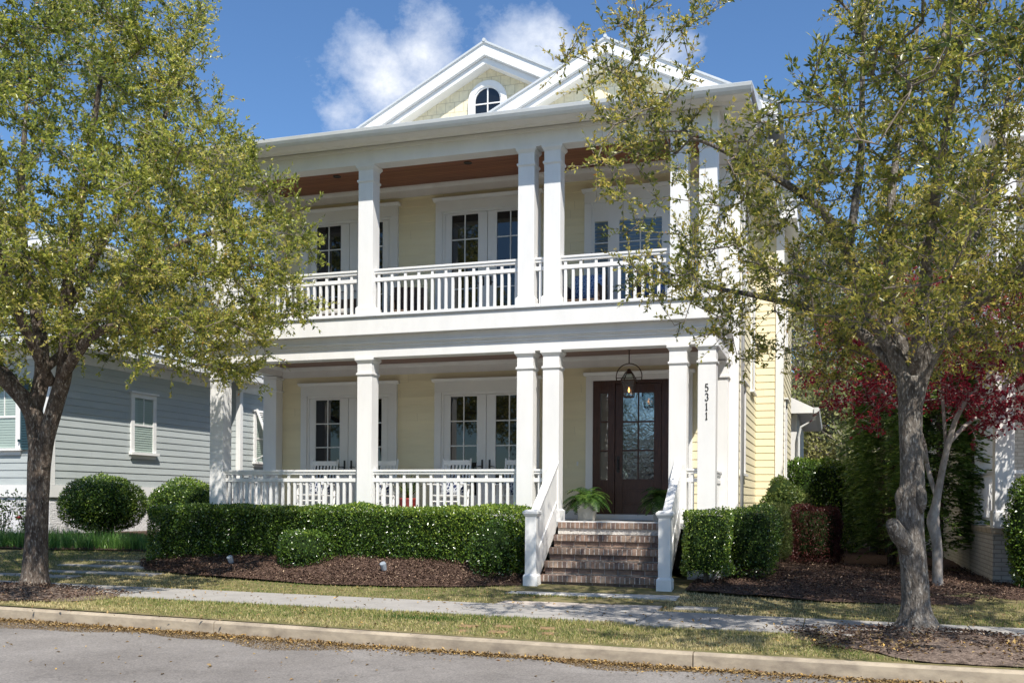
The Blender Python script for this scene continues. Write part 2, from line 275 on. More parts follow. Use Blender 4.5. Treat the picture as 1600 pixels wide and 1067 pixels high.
def pattern_mat(name, a, b_, scale):
    m, t, b, o = new_mat(name); b.inputs['Roughness'].default_value = .9
    v = t.nodes.new('ShaderNodeTexVoronoi'); v.feature = 'DISTANCE_TO_EDGE'; v.inputs['Scale'].default_value = scale
    tcn = t.nodes.new('ShaderNodeTexCoord'); t.links.new(tcn.outputs['Object'], v.inputs['Vector'])
    r = t.nodes.new('ShaderNodeValToRGB'); r.color_ramp.interpolation = 'CONSTANT'; r.color_ramp.elements[0].color = b_+(1,); r.color_ramp.elements[1].color = a+(1,); r.color_ramp.elements[1].position = .12
    t.links.new(v.outputs['Distance'], r.inputs[0]); t.links.new(r.outputs[0], b.inputs['Base Color']); return m
PATT = pattern_mat('navy_patterned_cloth', (.018, .03, .085), (.50, .52, .55), 15)
PATT2 = pattern_mat('blue_patterned_cloth', (.05, .13, .34), (.30, .42, .62), 22)
LINEN = mat('pale_seat_cloth', (.55, .53, .50), .9, .2, var=.05, vscale=8)
TERRA = mat('red_glazed_pot', (.25, .035, .03), .3, .5)
PLANTER = mat('cream_stone_planter', (.60, .57, .52), .8, .3, var=.08, vscale=8, bump=.3, bscale=60)
UTIL = mat('grey_green_cabinet', (.10, .125, .115), .5, .4, var=.1, vscale=3)
PAVER = mat('tan_brick_paver', (.34, .22, .12), .9, .2, col2=(.22, .15, .08), vscale=9, bump=.4, bscale=60)
LAMPW = mat('frosted_spotlight', (.30, .34, .39), .4, .4)
FLAME, _t, _b, _o = new_mat('gas_flame'); _b.inputs['Base Color'].default_value = (.9, .4, .1, 1); _b.inputs['Emission Color'].default_value = (1, .42, .12, 1); _b.inputs['Emission Strength'].default_value = 3.5
PETAL = mat('red_camellia_petal', (.5, .03, .05), .6, .3)
PURPLE = mat('violet_pansy_petal', (.12, .05, .35), .6, .3)

# ------------------------------------------------------------ mesh helpers
class MB:
    def __init__(s): s.v = []; s.f = []; s.m = []; s.mi = 0
    def quad(s, *p):
        n = len(s.v); s.v += [tuple(q) for q in p]; s.f.append(tuple(range(n, n+len(p)))); s.m.append(s.mi)
    def faces(s, vs, fs):
        n = len(s.v); s.v += [tuple(q) for q in vs]
        for f in fs: s.f.append(tuple(n+i for i in f)); s.m.append(s.mi)
    def box(s, x0, x1, y0, y1, z0, z1):
        vs = [(x0, y0, z0), (x1, y0, z0), (x1, y1, z0), (x0, y1, z0), (x0, y0, z1), (x1, y0, z1), (x1, y1, z1), (x0, y1, z1)]
        s.faces(vs, [(0, 3, 2, 1), (4, 5, 6, 7), (0, 1, 5, 4), (1, 2, 6, 5), (2, 3, 7, 6), (3, 0, 4, 7)])
    def taper(s, cx, cy, w0, z0, w1, z1, d0=None, d1=None):
        d0 = w0 if d0 is None else d0; d1 = w1 if d1 is None else d1
        vs = []
        for w, d, z in ((w0, d0, z0), (w1, d1, z1)): vs += [(cx-w/2, cy-d/2, z), (cx+w/2, cy-d/2, z), (cx+w/2, cy+d/2, z), (cx-w/2, cy+d/2, z)]
        s.faces(vs, [(0, 3, 2, 1), (4, 5, 6, 7), (0, 1, 5, 4), (1, 2, 6, 5), (2, 3, 7, 6), (3, 0, 4, 7)])
    def extr(s, poly, axis, a, b):
        # poly: list of 2D points, extruded along axis from a to b
        def P(p, t):
            return {'x': (t, p[0], p[1]), 'y': (p[0], t, p[1]), 'z': (p[0], p[1], t)}[axis]
        n = len(poly); vs = [P(p, a) for p in poly]+[P(p, b) for p in poly]
        s.faces(vs, [tuple(range(n-1, -1, -1)), tuple(range(n, 2*n))]+[(i, (i+1) % n, n+(i+1) % n, n+i) for i in range(n)])
    def tube(s, pts, rad, n=8, cap=True, noise=0, seed=0):
        pts = [Vector(p) for p in pts]; k = len(pts)
        if isinstance(rad, (int, float)): rad = [rad]*k
        t0 = (pts[1]-pts[0]).normalized(); u = t0.orthogonal().normalized(); vs = []; fs = []
        rr = np.random.RandomState(seed); ph = rr.rand(8)*6.28
        for i in range(k):
            t = (pts[min(i+1, k-1)]-pts[max(i-1, 0)]).normalized(); u = (u-t*u.dot(t)).normalized(); w = t.cross(u)
            for j in range(n):
                a = 2*math.pi*j/n; r = rad[i]
                if noise:
                    z = pts[i].z
                    r *= 1+noise*(math.sin(2*a+ph[0]+z*1.7)*.5+math.sin(3*a+ph[1]-z*2.9)*.4+math.sin(5*a+z*4.3+ph[2])*.25+math.sin(z*9+ph[3]+a)*.2)
                vs.append(pts[i]+(u*math.cos(a)+w*math.sin(a))*r)
        for i in range(k-1):
            for j in range(n): fs.append((i*n+j, i*n+(j+1) % n, (i+1)*n+(j+1) % n, (i+1)*n+j))
        if cap: fs += [tuple(range(n-1, -1, -1)), tuple(range((k-1)*n, k*n))]
        s.faces(vs, fs)
    def lathe(s, prof, cx=0, cy=0, n=20):
        vs = []; fs = []
        for r, z in prof:
            for j in range(n): a = 2*math.pi*j/n; vs.append((cx+r*math.cos(a), cy+r*math.sin(a), z))
        for i in range(len(prof)-1):
            for j in range(n): fs.append((i*n+j, i*n+(j+1) % n, (i+1)*n+(j+1) % n, (i+1)*n+j))
        s.faces(vs, fs)
    def build(s, name, mats, parent=None, origin=None, smooth=False, bevel=0):
        if not isinstance(mats, (list, tuple)): mats = [mats]
        o3 = origin if origin is not None else org(parent)
        me = bpy.data.meshes.new(name); v = np.array(s.v, dtype=np.float64)-np.array(o3)
        me.from_pydata([tuple(x) for x in v], [], s.f); me.update()
        for m in mats: me.materials.append(m)
        if len(mats) > 1: me.polygons.foreach_set('material_index', s.m)
        if smooth: me.polygons.foreach_set('use_smooth', [True]*len(me.polygons))
        o = bpy.data.objects.new(name, me); COL.objects.link(o)
        if parent is not None: o.parent = parent
        elif origin is not None: o.location = origin
        if bevel:
            b = o.modifiers.new('bevel', 'BEVEL'); b.width = bevel; b.segments = 2; b.limit_method = 'ANGLE'
        return o
def org(p):
    if p is None: return (0, 0, 0)
    while p.parent is not None: p = p.parent
    return tuple(p.location)
def tag(o, label=None, cat=None, group=None, kind=None):
    if label: o['label'] = label
    if cat: o['category'] = cat
    if group: o['group'] = group
    if kind: o['kind'] = kind
    return o
def thing(name, label, cat, loc=(0, 0, 0), group=None):
    o = bpy.data.objects.new(name, None); COL.objects.link(o); o.location = loc; o.empty_display_size = .2
    return tag(o, label, cat, group)
def copy_tree(o, parent=None):
    c = o.copy(); COL.objects.link(c); c.parent = parent
    for ch in list(o.children): copy_tree(ch, c)
    return c
def np_mesh(name, V, F, mt, parent=None, tint=None, origin=None, smooth=False):
    """V (n,3), F (m,k) arrays -> one mesh object"""
    V = np.asarray(V, dtype=np.float32)-np.array(origin if origin is not None else org(parent), dtype=np.float32)
    me = bpy.data.meshes.new(name); me.vertices.add(len(V)); me.vertices.foreach_set('co', V.ravel())
    F = np.asarray(F, dtype=np.int32); k = F.shape[1]
    me.loops.add(F.size); me.loops.foreach_set('vertex_index', F.ravel())
    me.polygons.add(len(F)); me.polygons.foreach_set('loop_start', np.arange(0, F.size, k, dtype=np.int32)); me.polygons.foreach_set('loop_total', np.full(len(F), k, dtype=np.int32))
    if smooth: me.polygons.foreach_set('use_smooth', np.ones(len(F), dtype=bool))
    me.update(calc_edges=True); me.materials.append(mt)
    if tint is not None:
        a = me.attributes.new('tint', 'FLOAT', 'FACE'); a.data.foreach_set('value', np.asarray(tint, dtype=np.float32))
    o = bpy.data.objects.new(name, me); COL.objects.link(o)
    if parent is not None: o.parent = parent
    elif origin is not None: o.location = origin
    return o
def nrm(a): return a/np.maximum(np.linalg.norm(a, axis=-1, keepdims=True), 1e-9)
def leaves(P, D, size, wratio, rs, tint, fold=.25, up=.5):
    """diamond leaves at P pointing along D; returns V,F,tint (two triangles each)"""
    n = len(P); D = nrm(D); ref = nrm(rs.randn(n, 3)+np.array([0, 0, up])*1.5)
    Wd = nrm(np.cross(D, ref)); Nn = np.cross(Wd, D); s = size[:, None]
    a = P; b = P+D*s*.5+Wd*s*wratio*.5+Nn*s*fold*.18; c = P+D*s; d = P+D*s*.5-Wd*s*wratio*.5+Nn*s*fold*.18
    V = np.stack([a, b, c, d], 1).reshape(-1, 3); i = np.arange(n)*4
    F = np.concatenate([np.stack([i, i+1, i+2], 1), np.stack([i, i+2, i+3], 1)]); return V, F, np.concatenate([tint, tint])
def frusta(A, B, ra, rb, n=4):
    """tapered prisms from A to B"""
    m = len(A); D = nrm(B-A); ref = np.where(np.abs(D[:, 2:3]) > .9, np.array([[1., 0, 0]]), np.array([[0, 0, 1.]]))
    U = nrm(np.cross(D, ref)); Wd = np.cross(D, U); an = 2*np.pi*np.arange(n)/n
    ring = U[:, None, :]*np.cos(an)[None, :, None]+Wd[:, None, :]*np.sin(an)[None, :, None]
    V = np.concatenate([A[:, None]+ring*ra[:, None, None], B[:, None]+ring*rb[:, None, None]], 1).reshape(-1, 3)
    base = (np.arange(m)*2*n)[:, None]; j = np.arange(n)[None, :]
    F = np.stack([base+j, base+(j+1) % n, base+n+(j+1) % n, base+n+j], 2).reshape(-1, 4); return V, F
def snoise(P, f, seed):
    r = np.random.RandomState(seed); t = np.zeros(len(P))
    for k in range(6):
        d = nrm(r.randn(3))*f*(.6+.9*r.rand()); t += np.sin(P@d+r.rand()*6.28)
    return t/6**.5/1.0

# ------------------------------------------------------------ ground
def tilt(x): return -.0062*(np.clip(x, -14, 4)+2.0)
def g(x, y):
    x = np.asarray(x, dtype=float); y = np.asarray(y, dtype=float)
    b = np.interp(y, [-100, 9.8, 11.4, 12.7, 13.8, 15.0, 17, 60], [-.15, -.15, -.085, -.085, -.03, .08, .12, .15])
    lift = .27*np.clip((-12.5-x)/3.5, 0, 1)*np.clip((y-14.6)/3.5, 0, 1)
    return b+tilt(x)+lift
_kx = np.arange(-70, 50, .5); _kc = np.interp(_kx, [-70, -10.3, -7.6, -5.2, -3.2, -1.5, .1, 1.6, 50], [11.4, 10.19, 10.09, 9.95, 9.86, 9.80, 9.805, 9.845, 11.2]); _kc = np.convolve(np.pad(_kc, 3, 'edge'), np.ones(7)/7, 'valid')
def kerb_y(x): return np.interp(x, _kx, _kc)
def strip(name, x0, x1, f1, f2, nx, ny, zfun, mt, kind=None, parent=None, thick=0):
    X = np.linspace(x0, x1, nx); V = []
    for x in X:
        y = np.linspace(f1(x), f2(x), ny)
        for q in y: V.append((x, q))
    V = np.array(V); z = zfun(V[:, 0], V[:, 1]); V3 = np.column_stack([V, z]); F = []
    for i in range(nx-1):
        for j in range(ny-1):
            a = i*ny+j; F.append((a, a+ny, a+ny+1, a+1))
    o = np_mesh(name, V3, F, mt, parent, smooth=True)
    if kind: tag(o, kind=kind)
    return o
# road below the kerb
mb = MB(); mb.quad((-400, -300, -.32), (400, -300, -.32), (400, 9.9, -.32), (-400, 9.9, -.32)); far_road = None
strip('road', -60, 40, lambda x: -45, lambda x: kerb_y(x)+.05, 60, 3, lambda x, y: -.305+tilt(x)*1.0, ASPH, 'structure')
def gy(x0, x1, ya, yb, nx, ny, name): return strip(name, x0, x1, lambda x: ya if not callable(ya) else ya(x), lambda x: yb, nx, ny, lambda x, y: g(x, y)-.03, SOIL, 'structure')
strip('lawn_ground', -60, 40, lambda x: kerb_y(x)+.10, lambda x: 60, 120, 110, lambda x, y: g(x, y)-.02*(np.abs(y-12.05) < .75), SOIL, 'structure')
mb = MB(); mb.quad((-900, -900, -.75), (900, -900, -.75), (900, 900, -.75), (-900, 900, -.75)); tag(mb.build('terrain', SOIL), kind='structure')
# kerb, in cast lengths with open joints
kb = MB(); joints = [-60, -40, -30, -18.9, -12.9, -6.93, -1.30, 4.3, 9.9, 20, 40]
for a, b in zip(joints[:-1], joints[1:]):
    n = 6; xs = np.linspace(a+.006, b-.006, n)
    for p, q in zip(xs[:-1], xs[1:]):
        prof = [(.0, -.36), (.0, -.17), (.012, -.152), (.035, -.146), (.16, -.146), (.16, -.36)]
        va = [(p, kerb_y(p)+c, d+tilt(p)) for c, d in prof]; vb = [(q, kerb_y(q)+c, d+tilt(q)) for c, d in prof]
        kb.faces(va+vb, [(i, i+1, 7+i, 6+i) for i in range(5)]+([(5, 4, 3, 2, 1, 0)] if p == xs[0] else [])+([(6, 7, 8, 9, 10, 11)] if q == xs[-1] else []))
tag(kb.build('kerb', KERB), kind='structure')
# sidewalk slabs
sw = MB(); js = [-60, -30, -16.5, -14.7, -12.9, -11.1, -9.3, -7.55, -5.75, -4.35, -2.15, -.32, 1.5, 3.3, 5.1, 20, 40]
for a, b in zip(js[:-1], js[1:]):
    a += .007; b -= .007; ya, yb = 11.42, 12.7
    if a > -2.3 and a < 6: ya = 11.25
    za, zb = float(g(a, 12)), float(g(b, 12)); h = .012
    sw.faces([(a, ya, za-.2), (b, ya, zb-.2), (b, yb, zb-.2), (a, yb, za-.2), (a, ya, za+h), (b, ya, zb+h), (b, yb, zb+h), (a, yb, za+h)],
             [(4, 5, 6, 7), (0, 1, 5, 4), (1, 2, 6, 5), (2, 3, 7, 6), (3, 0, 4, 7)])
tag(sw.build('sidewalk', CONC, bevel=.006), kind='structure')
wk = MB(); wk.box(-4.33, -3.27, 12.712, 13.55, -.2, -.056); wk.box(-3.26, -2.15, 12.712, 13.55, -.2, -.058)
tag(wk.build('entry_walkway', CONC2, bevel=.006), kind='structure')
wk = MB(); wk.box(-4.52, -2.05, 13.68, 14.50, -.2, .0)
tag(wk.build('landing_slab', PEBBLE, bevel=.01), kind='structure')
def interp(xs, ys): return lambda x: float(np.interp(x, xs, ys))
def mz(amp, off, seed, fr=1.2):
    def f(x, y):
        P = np.column_stack([x, y, x*0]); return g(x, y)+off+amp*(snoise(P, fr, seed)*.5+snoise(P, 5, seed+1)*.22+snoise(P, 14, seed+2)*.12)
    return f
bedL_front = interp([-12.6, -12.0, -11.3, -10.0, -8.6, -7.5, -6.2, -5.2, -4.6], [16.2, 15.1, 14.35, 14.0, 13.8, 13.68, 13.8, 14.05, 14.35])
_xs = [-12.6, -12.0, -11.3, -10.0, -8.6, -7.5, -6.2, -5.2, -4.6]; _ys = [16.2, 15.1, 14.35, 14.0, 13.8, 13.68, 13.8, 14.05, 14.35]
def bedrise(x, y): return np.where((np.asarray(x) < -4.5) & (np.asarray(x) > -12.7), .25*np.clip((y-np.interp(x, _xs, _ys))/1.0, 0, 1)*np.clip((-4.55-np.asarray(x))/.5, 0, 1)**.5, 0)
def _mzl(x, y): return mz(.03, .03, 3)(x, y)+bedrise(x, y)
strip('mulch_bed', -12.6, -4.54, lambda x: bedL_front(x), lambda x: 16.3, 90, 24, _mzl, MULCH, 'structure')
bedR_front = interp([-2.2, -1.3, 0, 1.2, 2.4, 4, 9], [14.42, 14.22, 14.02, 14.15, 14.5, 14.6, 14.6])
strip('mulch_bed', -2.03, 12, lambda x: bedR_front(x), lambda x: 47, 70, 60, mz(.035, .03, 9), MULCH, 'structure')
bedF = interp([-30, -18, -15, -13.4, -12.3, -11], [15.6, 15.7, 16.1, 16.9, 17.6, 17.9])
strip('mulch_bed', -30, -11, lambda x: bedF(x), lambda x: 36, 60, 30, mz(.03, .03, 15), MULCH, 'structure')
def mound(name, cx, cy, rx, ryf, ryb, h, mt, seed):
    V = []; F = []; nr, na = 16, 48
    for i in range(nr+1):
        for j in range(na):
            a = 2*math.pi*j/na; r = i/nr; wob = 1+.10*math.sin(3*a+seed)+.07*math.sin(5*a+2*seed)
            x = cx+math.cos(a)*rx*r*wob; y = cy+math.sin(a)*(ryb if math.sin(a) > 0 else ryf)*r*wob
            V.append((x, y, h*(math.cos(math.pi*min(1, r))*.5+.5)))
    V = np.array(V); yy = np.maximum(V[:, 1], kerb_y(V[:, 0])+.165); V[:, 1] = yy
    P = V*[1, 1, 0]; V[:, 2] += g(V[:, 0], V[:, 1])+.012+.02*snoise(P, 6, seed)*np.clip(V[:, 2]/h*3, 0, 1)+.008*snoise(P, 20, seed+3)
    for i in range(nr):
        for j in range(na): F.append((i*na+j, (i+1)*na+j, (i+1)*na+(j+1) % na, i*na+(j+1) % na))
    return tag(np_mesh(name, V, F, mt, smooth=True), kind='structure')
TL = (-11.2, 11.80); TR = (.86, 11.62)
mound('tree_ring', TL[0]-.1, 11.55, 1.75, 1.3, .42, .08, MULCH2, 2)
mound('tree_ring', TR[0]+.25, 11.35, 1.35, 1.5, .48, .085, MULCH2, 5)

# ------------------------------------------------------------ house numbers for the build
DY = 15.8; BW = 17.9; CWD = .28
COLX = [-10.87, -7.85, -4.9, -4.45, -2.36, -1.905]
F1, F2 = .985, 4.51
XL, XR = -11.15, -1.63
house = thing('yellow_house', 'two-storey cream house with double front porch, white columns and brick steps', 'house', (-6.4, 17.9, .1))
def lap(mb, a, b, z0, z1, nrm_, e=.155, t=.013):
    """clapboards along a->b (2D points), outward normal nrm_"""
    z = z0; nx, ny = nrm_
    while z < z1-.01:
        zt = min(z+e, z1); o = t; i = .0015
        p = [(a[0]+nx*o, a[1]+ny*o, z), (b[0]+nx*o, b[1]+ny*o, z), (b[0]+nx*i, b[1]+ny*i, zt), (a[0]+nx*i, a[1]+ny*i, zt)]
        mb.quad(*p); q = [(a[0], a[1], z), (b[0], b[1], z), p[1], p[0]]; mb.quad(*q); z = zt
w = MB()
lap(w, (XL, BW), (XR, BW), 1.16, 8.0, (0, -1)); lap(w, (XR, BW), (XR, 22.4), .55, 7.4, (1, 0))
lap(w, (XR, 22.4), (-1.08, 22.4), .55, 7.4, (0, -1)); lap(w, (-1.08, 22.4), (-1.08, 27.1), .55, 7.4, (1, 0)); lap(w, (XL, 27.1), (XL, BW), .55, 7.4, (-1, 0))
w.box(XL+.02, XR-.02, BW+.02, 27.05, .0, 8.2); w.box(XR-.3, -1.10, 22.42, 27.0, .0, 7.9)
tag(w.build('wall', CREAM, house), 'cream clapboard walls')
w = MB(); w.box(XL-.03, XR+.03, BW-.03, 27.15, .0, .54); w.box(XR-.2, -1.05, 22.37, 27.15, .0, .54); w.box(XL-.05, -4.62, 15.86, BW-.03, .0, .90); w.box(-2.2, XR-.05, 15.86, BW-.03, 0, .90)
w.build('foundation', STUCCO, house)
# corner boards
w = MB(); w.box(-1.765, -1.600, BW-.02, BW+.13, .6, 7.38); w.build('corner_board', WHITE, house, bevel=.004)
w = MB(); w.box(-1.215, -1.050, 22.365, 22.53, .54, 7.38); w.build('corner_board', WHITE, house, bevel=.004)
w = MB(); w.box(-11.18, -11.02, BW-.02, BW+.13, .6, 7.38); w.build('corner_board', WHITE, house, bevel=.004)
w = MB(); w.box(XL+.05, -4.36, BW-.035, BW, F1+.003, 1.155); w.box(-2.38, -1.77, BW-.035, BW, F1+.003, 1.155); w.build('skirting', WHITE, house)
# floors
w = MB(); w.box(-11.16, -1.64, 15.768, BW-.04, .90, F1); w.build('porch_floor', FLOORG, house)
w = MB(); w.box(-11.22, -1.66, 15.60, BW-.001, 4.492, F2); w.build('balcony_floor', FLOORG, house)
def ring(mb, xo0, xo1, y0, z0, z1, th, yb=BW-.003):
    mb.box(xo0, xo1, y0, y0+th, z0, z1); mb.box(xo0, xo0+th, y0+th+.0005, yb, z0, z1); mb.box(xo1-th, xo1, y0+th+.0005, yb, z0, z1)
w = MB(); ring(w, -11.20, -1.68, 15.63, 4.193, 4.490, .16); w.build('balcony_fascia', WHITE, house, bevel=.004)
w = MB(); ring(w, -11.06, -1.752, 15.765, 4.085, 4.192, .2); w.build('frieze', WHITE, house)
w = MB(); ring(w, -11.10, -1.715, 15.725, 4.055, 4.084, .2); ring(w, -11.075, -1.738, 15.750, 4.030, 4.054, .2); ring(w, -11.06, -1.752, 15.770, 3.992, 4.029, .2); w.build('beam_moulding', WHITE, house, bevel=.004)
w = MB(); ring(w, -11.02, -1.760, 15.79, 3.815, 3.991, .29); w.build('porch_beam', WHITE, house, bevel=.004)
w = MB(); ring(w, -11.02, -1.760, 15.79, 7.205, 7.56, .29); w.build('balcony_beam', WHITE, house, bevel=.004)
w = MB(); w.box(-10.73, -2.05, 16.081, BW-.02, 3.99, 4.03); w.build('porch_ceiling', WOODC2, house)
w = MB(); w.box(-10.73, -2.05, 16.081, BW-.02, 7.45, 7.49); w.build('balcony_ceiling', WOODC, house)
for nm, zt in (('porch_crown', 3.989), ('balcony_crown', 7.449)):
    w = MB(); w.box(-10.72, -2.055, BW-.045, BW-.014, zt-.20, zt-.07)
    w.extr([(BW-.045, zt-.07), (BW-.11, zt-.07+.035), (BW-.115, zt), (BW-.014, zt), (BW-.014, zt-.07)], 'x', -10.72, -2.055)
    for x, sx in ((-10.728, 1), (-2.052, -1)):
        w.extr([(x, zt-.06), (x+sx*.07, zt), (x, zt)][::sx], 'y', 16.09, BW-.13)
    w.build(nm+'_moulding', WHITE, house)
# columns
def column(x, z0, z1, name='column'):
    m = MB(); c = DY+CWD/2
    m.box(x-.14, x+.14, DY+.002, DY+CWD-.002, z0+.21, z1-.06)
    m.taper(x, c, .345, z0+.001, .345, z0+.185); m.taper(x, c, .345, z0+.185, .282, z0+.215)
    m.taper(x, c, .32, z1-.295, .32, z1-.262); m.taper(x, c, .284, z1-.315, .318, z1-.296)
    m.taper(x, c, .284, z1-.09, .345, z1-.045); m.taper(x, c, .355, z1-.045, .355, z1-.002)
    return m.build(name, WHITE, house, bevel=.004)
for i, x in enumerate(COLX):
    cc = column(x, F1, 3.815); column(x, F2, 7.205)
    if i == 5: numcol = cc
# pilasters at the wall
for x in (COLX[0], COLX[5]):
    for z0, z1 in ((F1, 3.80), (F2, 7.20)):
        m = MB(); m.box(x-.14, x+.14, 17.64, BW-.015, z0+.002, z1-.05); m.box(x-.17, x+.17, 17.61, BW-.0155, z1-.30, z1-.265); m.box(x-.175, x+.175, 17.60, BW-.016, z1-.049, z1); m.box(x-.165, x+.165, 17.615, BW-.0165, z0+.0025, z0+.2)
        m.build('pilaster', WHITE, house, bevel=.004)
# railings
def railing(a, b, z0, axis='x', c=15.94, off=0):
    m = MB(); zt = z0+.872
    def bx(p, q, hw, za, zb):
        if axis == 'x': m.box(p, q, c-hw, c+hw, za, zb)
        else: m.box(c-hw, c+hw, p, q, za, zb)
    bx(a, b, .055, zt-.036, zt); bx(a, b, .038, zt-.080, zt-.0365); bx(a, b, .034, zt-.215, zt-.150); bx(a, b, .032, z0+.055, z0+.105)
    n = max(1, int(round((b-a)/.1265))); st = (b-a)/n
    for i in range(n):
        p = a+st*(i+.5)
        bx(p-.022, p+.022, .022, z0+.1052, zt-.2152)
        if i % 2 == 0: bx(p-.022, p+.022, .022, zt-.1498, zt-.0802)
    return m.build('railing', WHITE, house, bevel=.003)
for z0 in (F1, F2):
    for i, (p, q) in enumerate(zip(COLX[:-1], COLX[1:])):
        if i == 3 and z0 == F1: continue
        railing(p+.141, q-.141, z0)
    for x in (COLX[0], COLX[5]): railing(16.085, 17.635, z0, 'y', x)
# house numerals as raised strokes
def digit(ch, cx, cz, h):
    m = MB(); s = h/2; y = DY-.004; th = .0082
    def arc(x, z, rx, rz, a0, a1, n=12): return [(x+rx*math.cos(R(a0+(a1-a0)*i/n)), z+rz*math.sin(R(a0+(a1-a0)*i/n))) for i in range(n+1)]
    if ch == '1': st = [[(-.30, .62), (.0, .98), (.0, -1)], [(-.36, -1), (.36, -1)]]
    if ch == '5': st = [[(.5, 1), (-.36, 1), (-.42, .12)]+arc(0, -.36, .55, .62, 130, -150)]
    if ch == '3': st = [arc(0, .50, .48, .50, 160, -80)+arc(0, -.48, .55, .54, 80, -160)]
    for q in st:
        m.tube([(cx+a*s*.74, y, cz+b*s) for a, b in q], th, 6)
    for v in range(len(m.v)):
        x, yy, z = m.v[v]; m.v[v] = (x, DY-.004+(yy-y)*.7, z)
    return m
for k, ch in enumerate('5311'):
    digit(ch, COLX[5]+.0, 3.125-.1475*k, .112).build('house_numeral', BLACKM, cc, origin=org(house))
# ---- doors and windows
def french(cx, z0, upper):
    zt = z0+2.56 if not upper else z0+2.56
    t = MB(); hw = 1.06; ztop = z0+2.66
    for s in (-1, 1):
        t.box(min(cx+s*hw, cx+s*(hw-.14)), max(cx+s*hw, cx+s*(hw-.14)), BW-.075, BW, z0+.005, ztop-.26)
        t.box(min(cx+s*(hw-.141), cx+s*(hw-.19)), max(cx+s*(hw-.141), cx+s*(hw-.19)), BW-.055, BW-.001, z0+.005, ztop-.26)
    t.box(cx-hw, cx+hw, BW-.077, BW, ztop-.259, ztop-.06); t.extr([(BW-.08, ztop-.059), (BW-.15, ztop-.015), (BW-.15, ztop), (BW, ztop), (BW, ztop-.059)], 'x', cx-hw-.045, cx+hw+.045)
    t.box(cx-hw+.19, cx+hw-.19, BW-.055, BW-.0012, ztop-.31, ztop-.26)
    fr = t.build('door_casing', WHITE2, house, bevel=.004)
    for s in (-1, 1):
        d = MB(); a, b = (cx-.865, cx-.005) if s < 0 else (cx+.005, cx+.865)
        ga, gb = cx+s*.19, cx+s*.73; ga, gb = min(ga, gb), max(ga, gb); gz0, gz1 = z0+.42, z0+2.315; y0, y1 = BW-.050, BW-.014
        d.box(a, ga, y0, y1, z0+.03, ztop-.315); d.box(gb, b, y0, y1, z0+.03, ztop-.315); d.box(ga+.0002, gb-.0002, y0, y1, z0+.03, gz0); d.box(ga+.0002, gb-.0002, y0, y1, gz1, ztop-.315)
        mx_ = (ga+gb)/2; d.box(mx_-.011, mx_+.011, y0+.004, y1-.01, gz0, gz1)
        hh = (gz1-gz0)/4
        for k in (1, 2, 3): d.box(ga, gb, y0+.006, y1-.011, gz0+hh*k-.011, gz0+hh*k+.011)
        leaf = d.build('french_door', WHITE2, house, bevel=.003)
        p = MB(); p.quad((ga, BW-.031, gz0), (gb, BW-.031, gz0), (gb, BW-.031, gz1), (ga, BW-.031, gz1)); p.build('pane', GLASS, leaf)
        hd = MB(); hx = cx+s*.075; hd.box(hx-.017, hx+.017, y0-.010, y0-.0005, z0+.93, z0+1.10); hd.tube([(hx, y0-.012, z0+.97), (hx, y0-.05, z0+.97), (hx+s*.04, y0-.055, z0+.975), (hx+s*.11, y0-.05, z0+.965)], [.01, .01, .009, .006], 8)
        hd.build('handle', BLACKM, leaf, smooth=False)
for cx in (-9.22, -6.30):
    french(cx, F1+.02, False); french(cx, F2-.02, True)
# upper right: wide window unit with side lights and shutters
t = MB(); cx = -3.36; z0 = F2; zt = 7.06
for s in (-1, 1): t.box(min(cx+s*1.04, cx+s*.90), max(cx+s*1.04, cx+s*.90), BW-.075, BW, z0+.005, zt-.26)
t.box(cx-1.04, cx+1.04, BW-.077, BW, zt-.259, zt-.06); t.extr([(BW-.08, zt-.059), (BW-.15, zt-.015), (BW-.15, zt), (BW, zt), (BW, zt-.059)], 'x', cx-1.085, cx+1.085)
un = t.build('window_casing', WHITE2, house, bevel=.004)
segs = [(-4.21, -3.96), (-3.75, -2.97), (-2.76, -2.51)]
d = MB(); xs = [-4.26]+[v for s in segs for v in s]+[-2.46]
for a, b in zip(xs[0::2], xs[1::2]): d.box(a+.0002, b-.0002, BW-.05, BW-.012, z0+.03, zt-.26)
for a, b in segs:
    d.box(a, b, BW-.0502, BW-.012, z0+.03, z0+.36); d.box(a, b, BW-.0502, BW-.012, 6.46, zt-.26)
    n = 1 if b-a > .5 else 0
    for k in (1, 2, 3): d.box(a, b, BW-.046, BW-.03, z0+.36+k*.397-.011, z0+.36+k*.397+.011)
    if n: m_ = (a+b)/2; d.box(m_-.012, m_+.012, BW-.046, BW-.029, z0+.36, 6.46)
dd = d.build('window', WHITE2, house, bevel=.003)
p = MB()
for a, b in segs: p.quad((a, BW-.040, z0+.36), (b, BW-.040, z0+.36), (b, BW-.040, 6.46), (a, BW-.040, 6.46))
p.build('pane', CGLASS, dd)
p = MB()
for a, b in segs:
    z = z0+.38
    while z < 6.44: p.quad((a, BW-.034, z), (b, BW-.034, z), (b, BW-.018, z+.062), (a, BW-.018, z+.062)); z += .068
p.build('shutter', SLAT, dd)
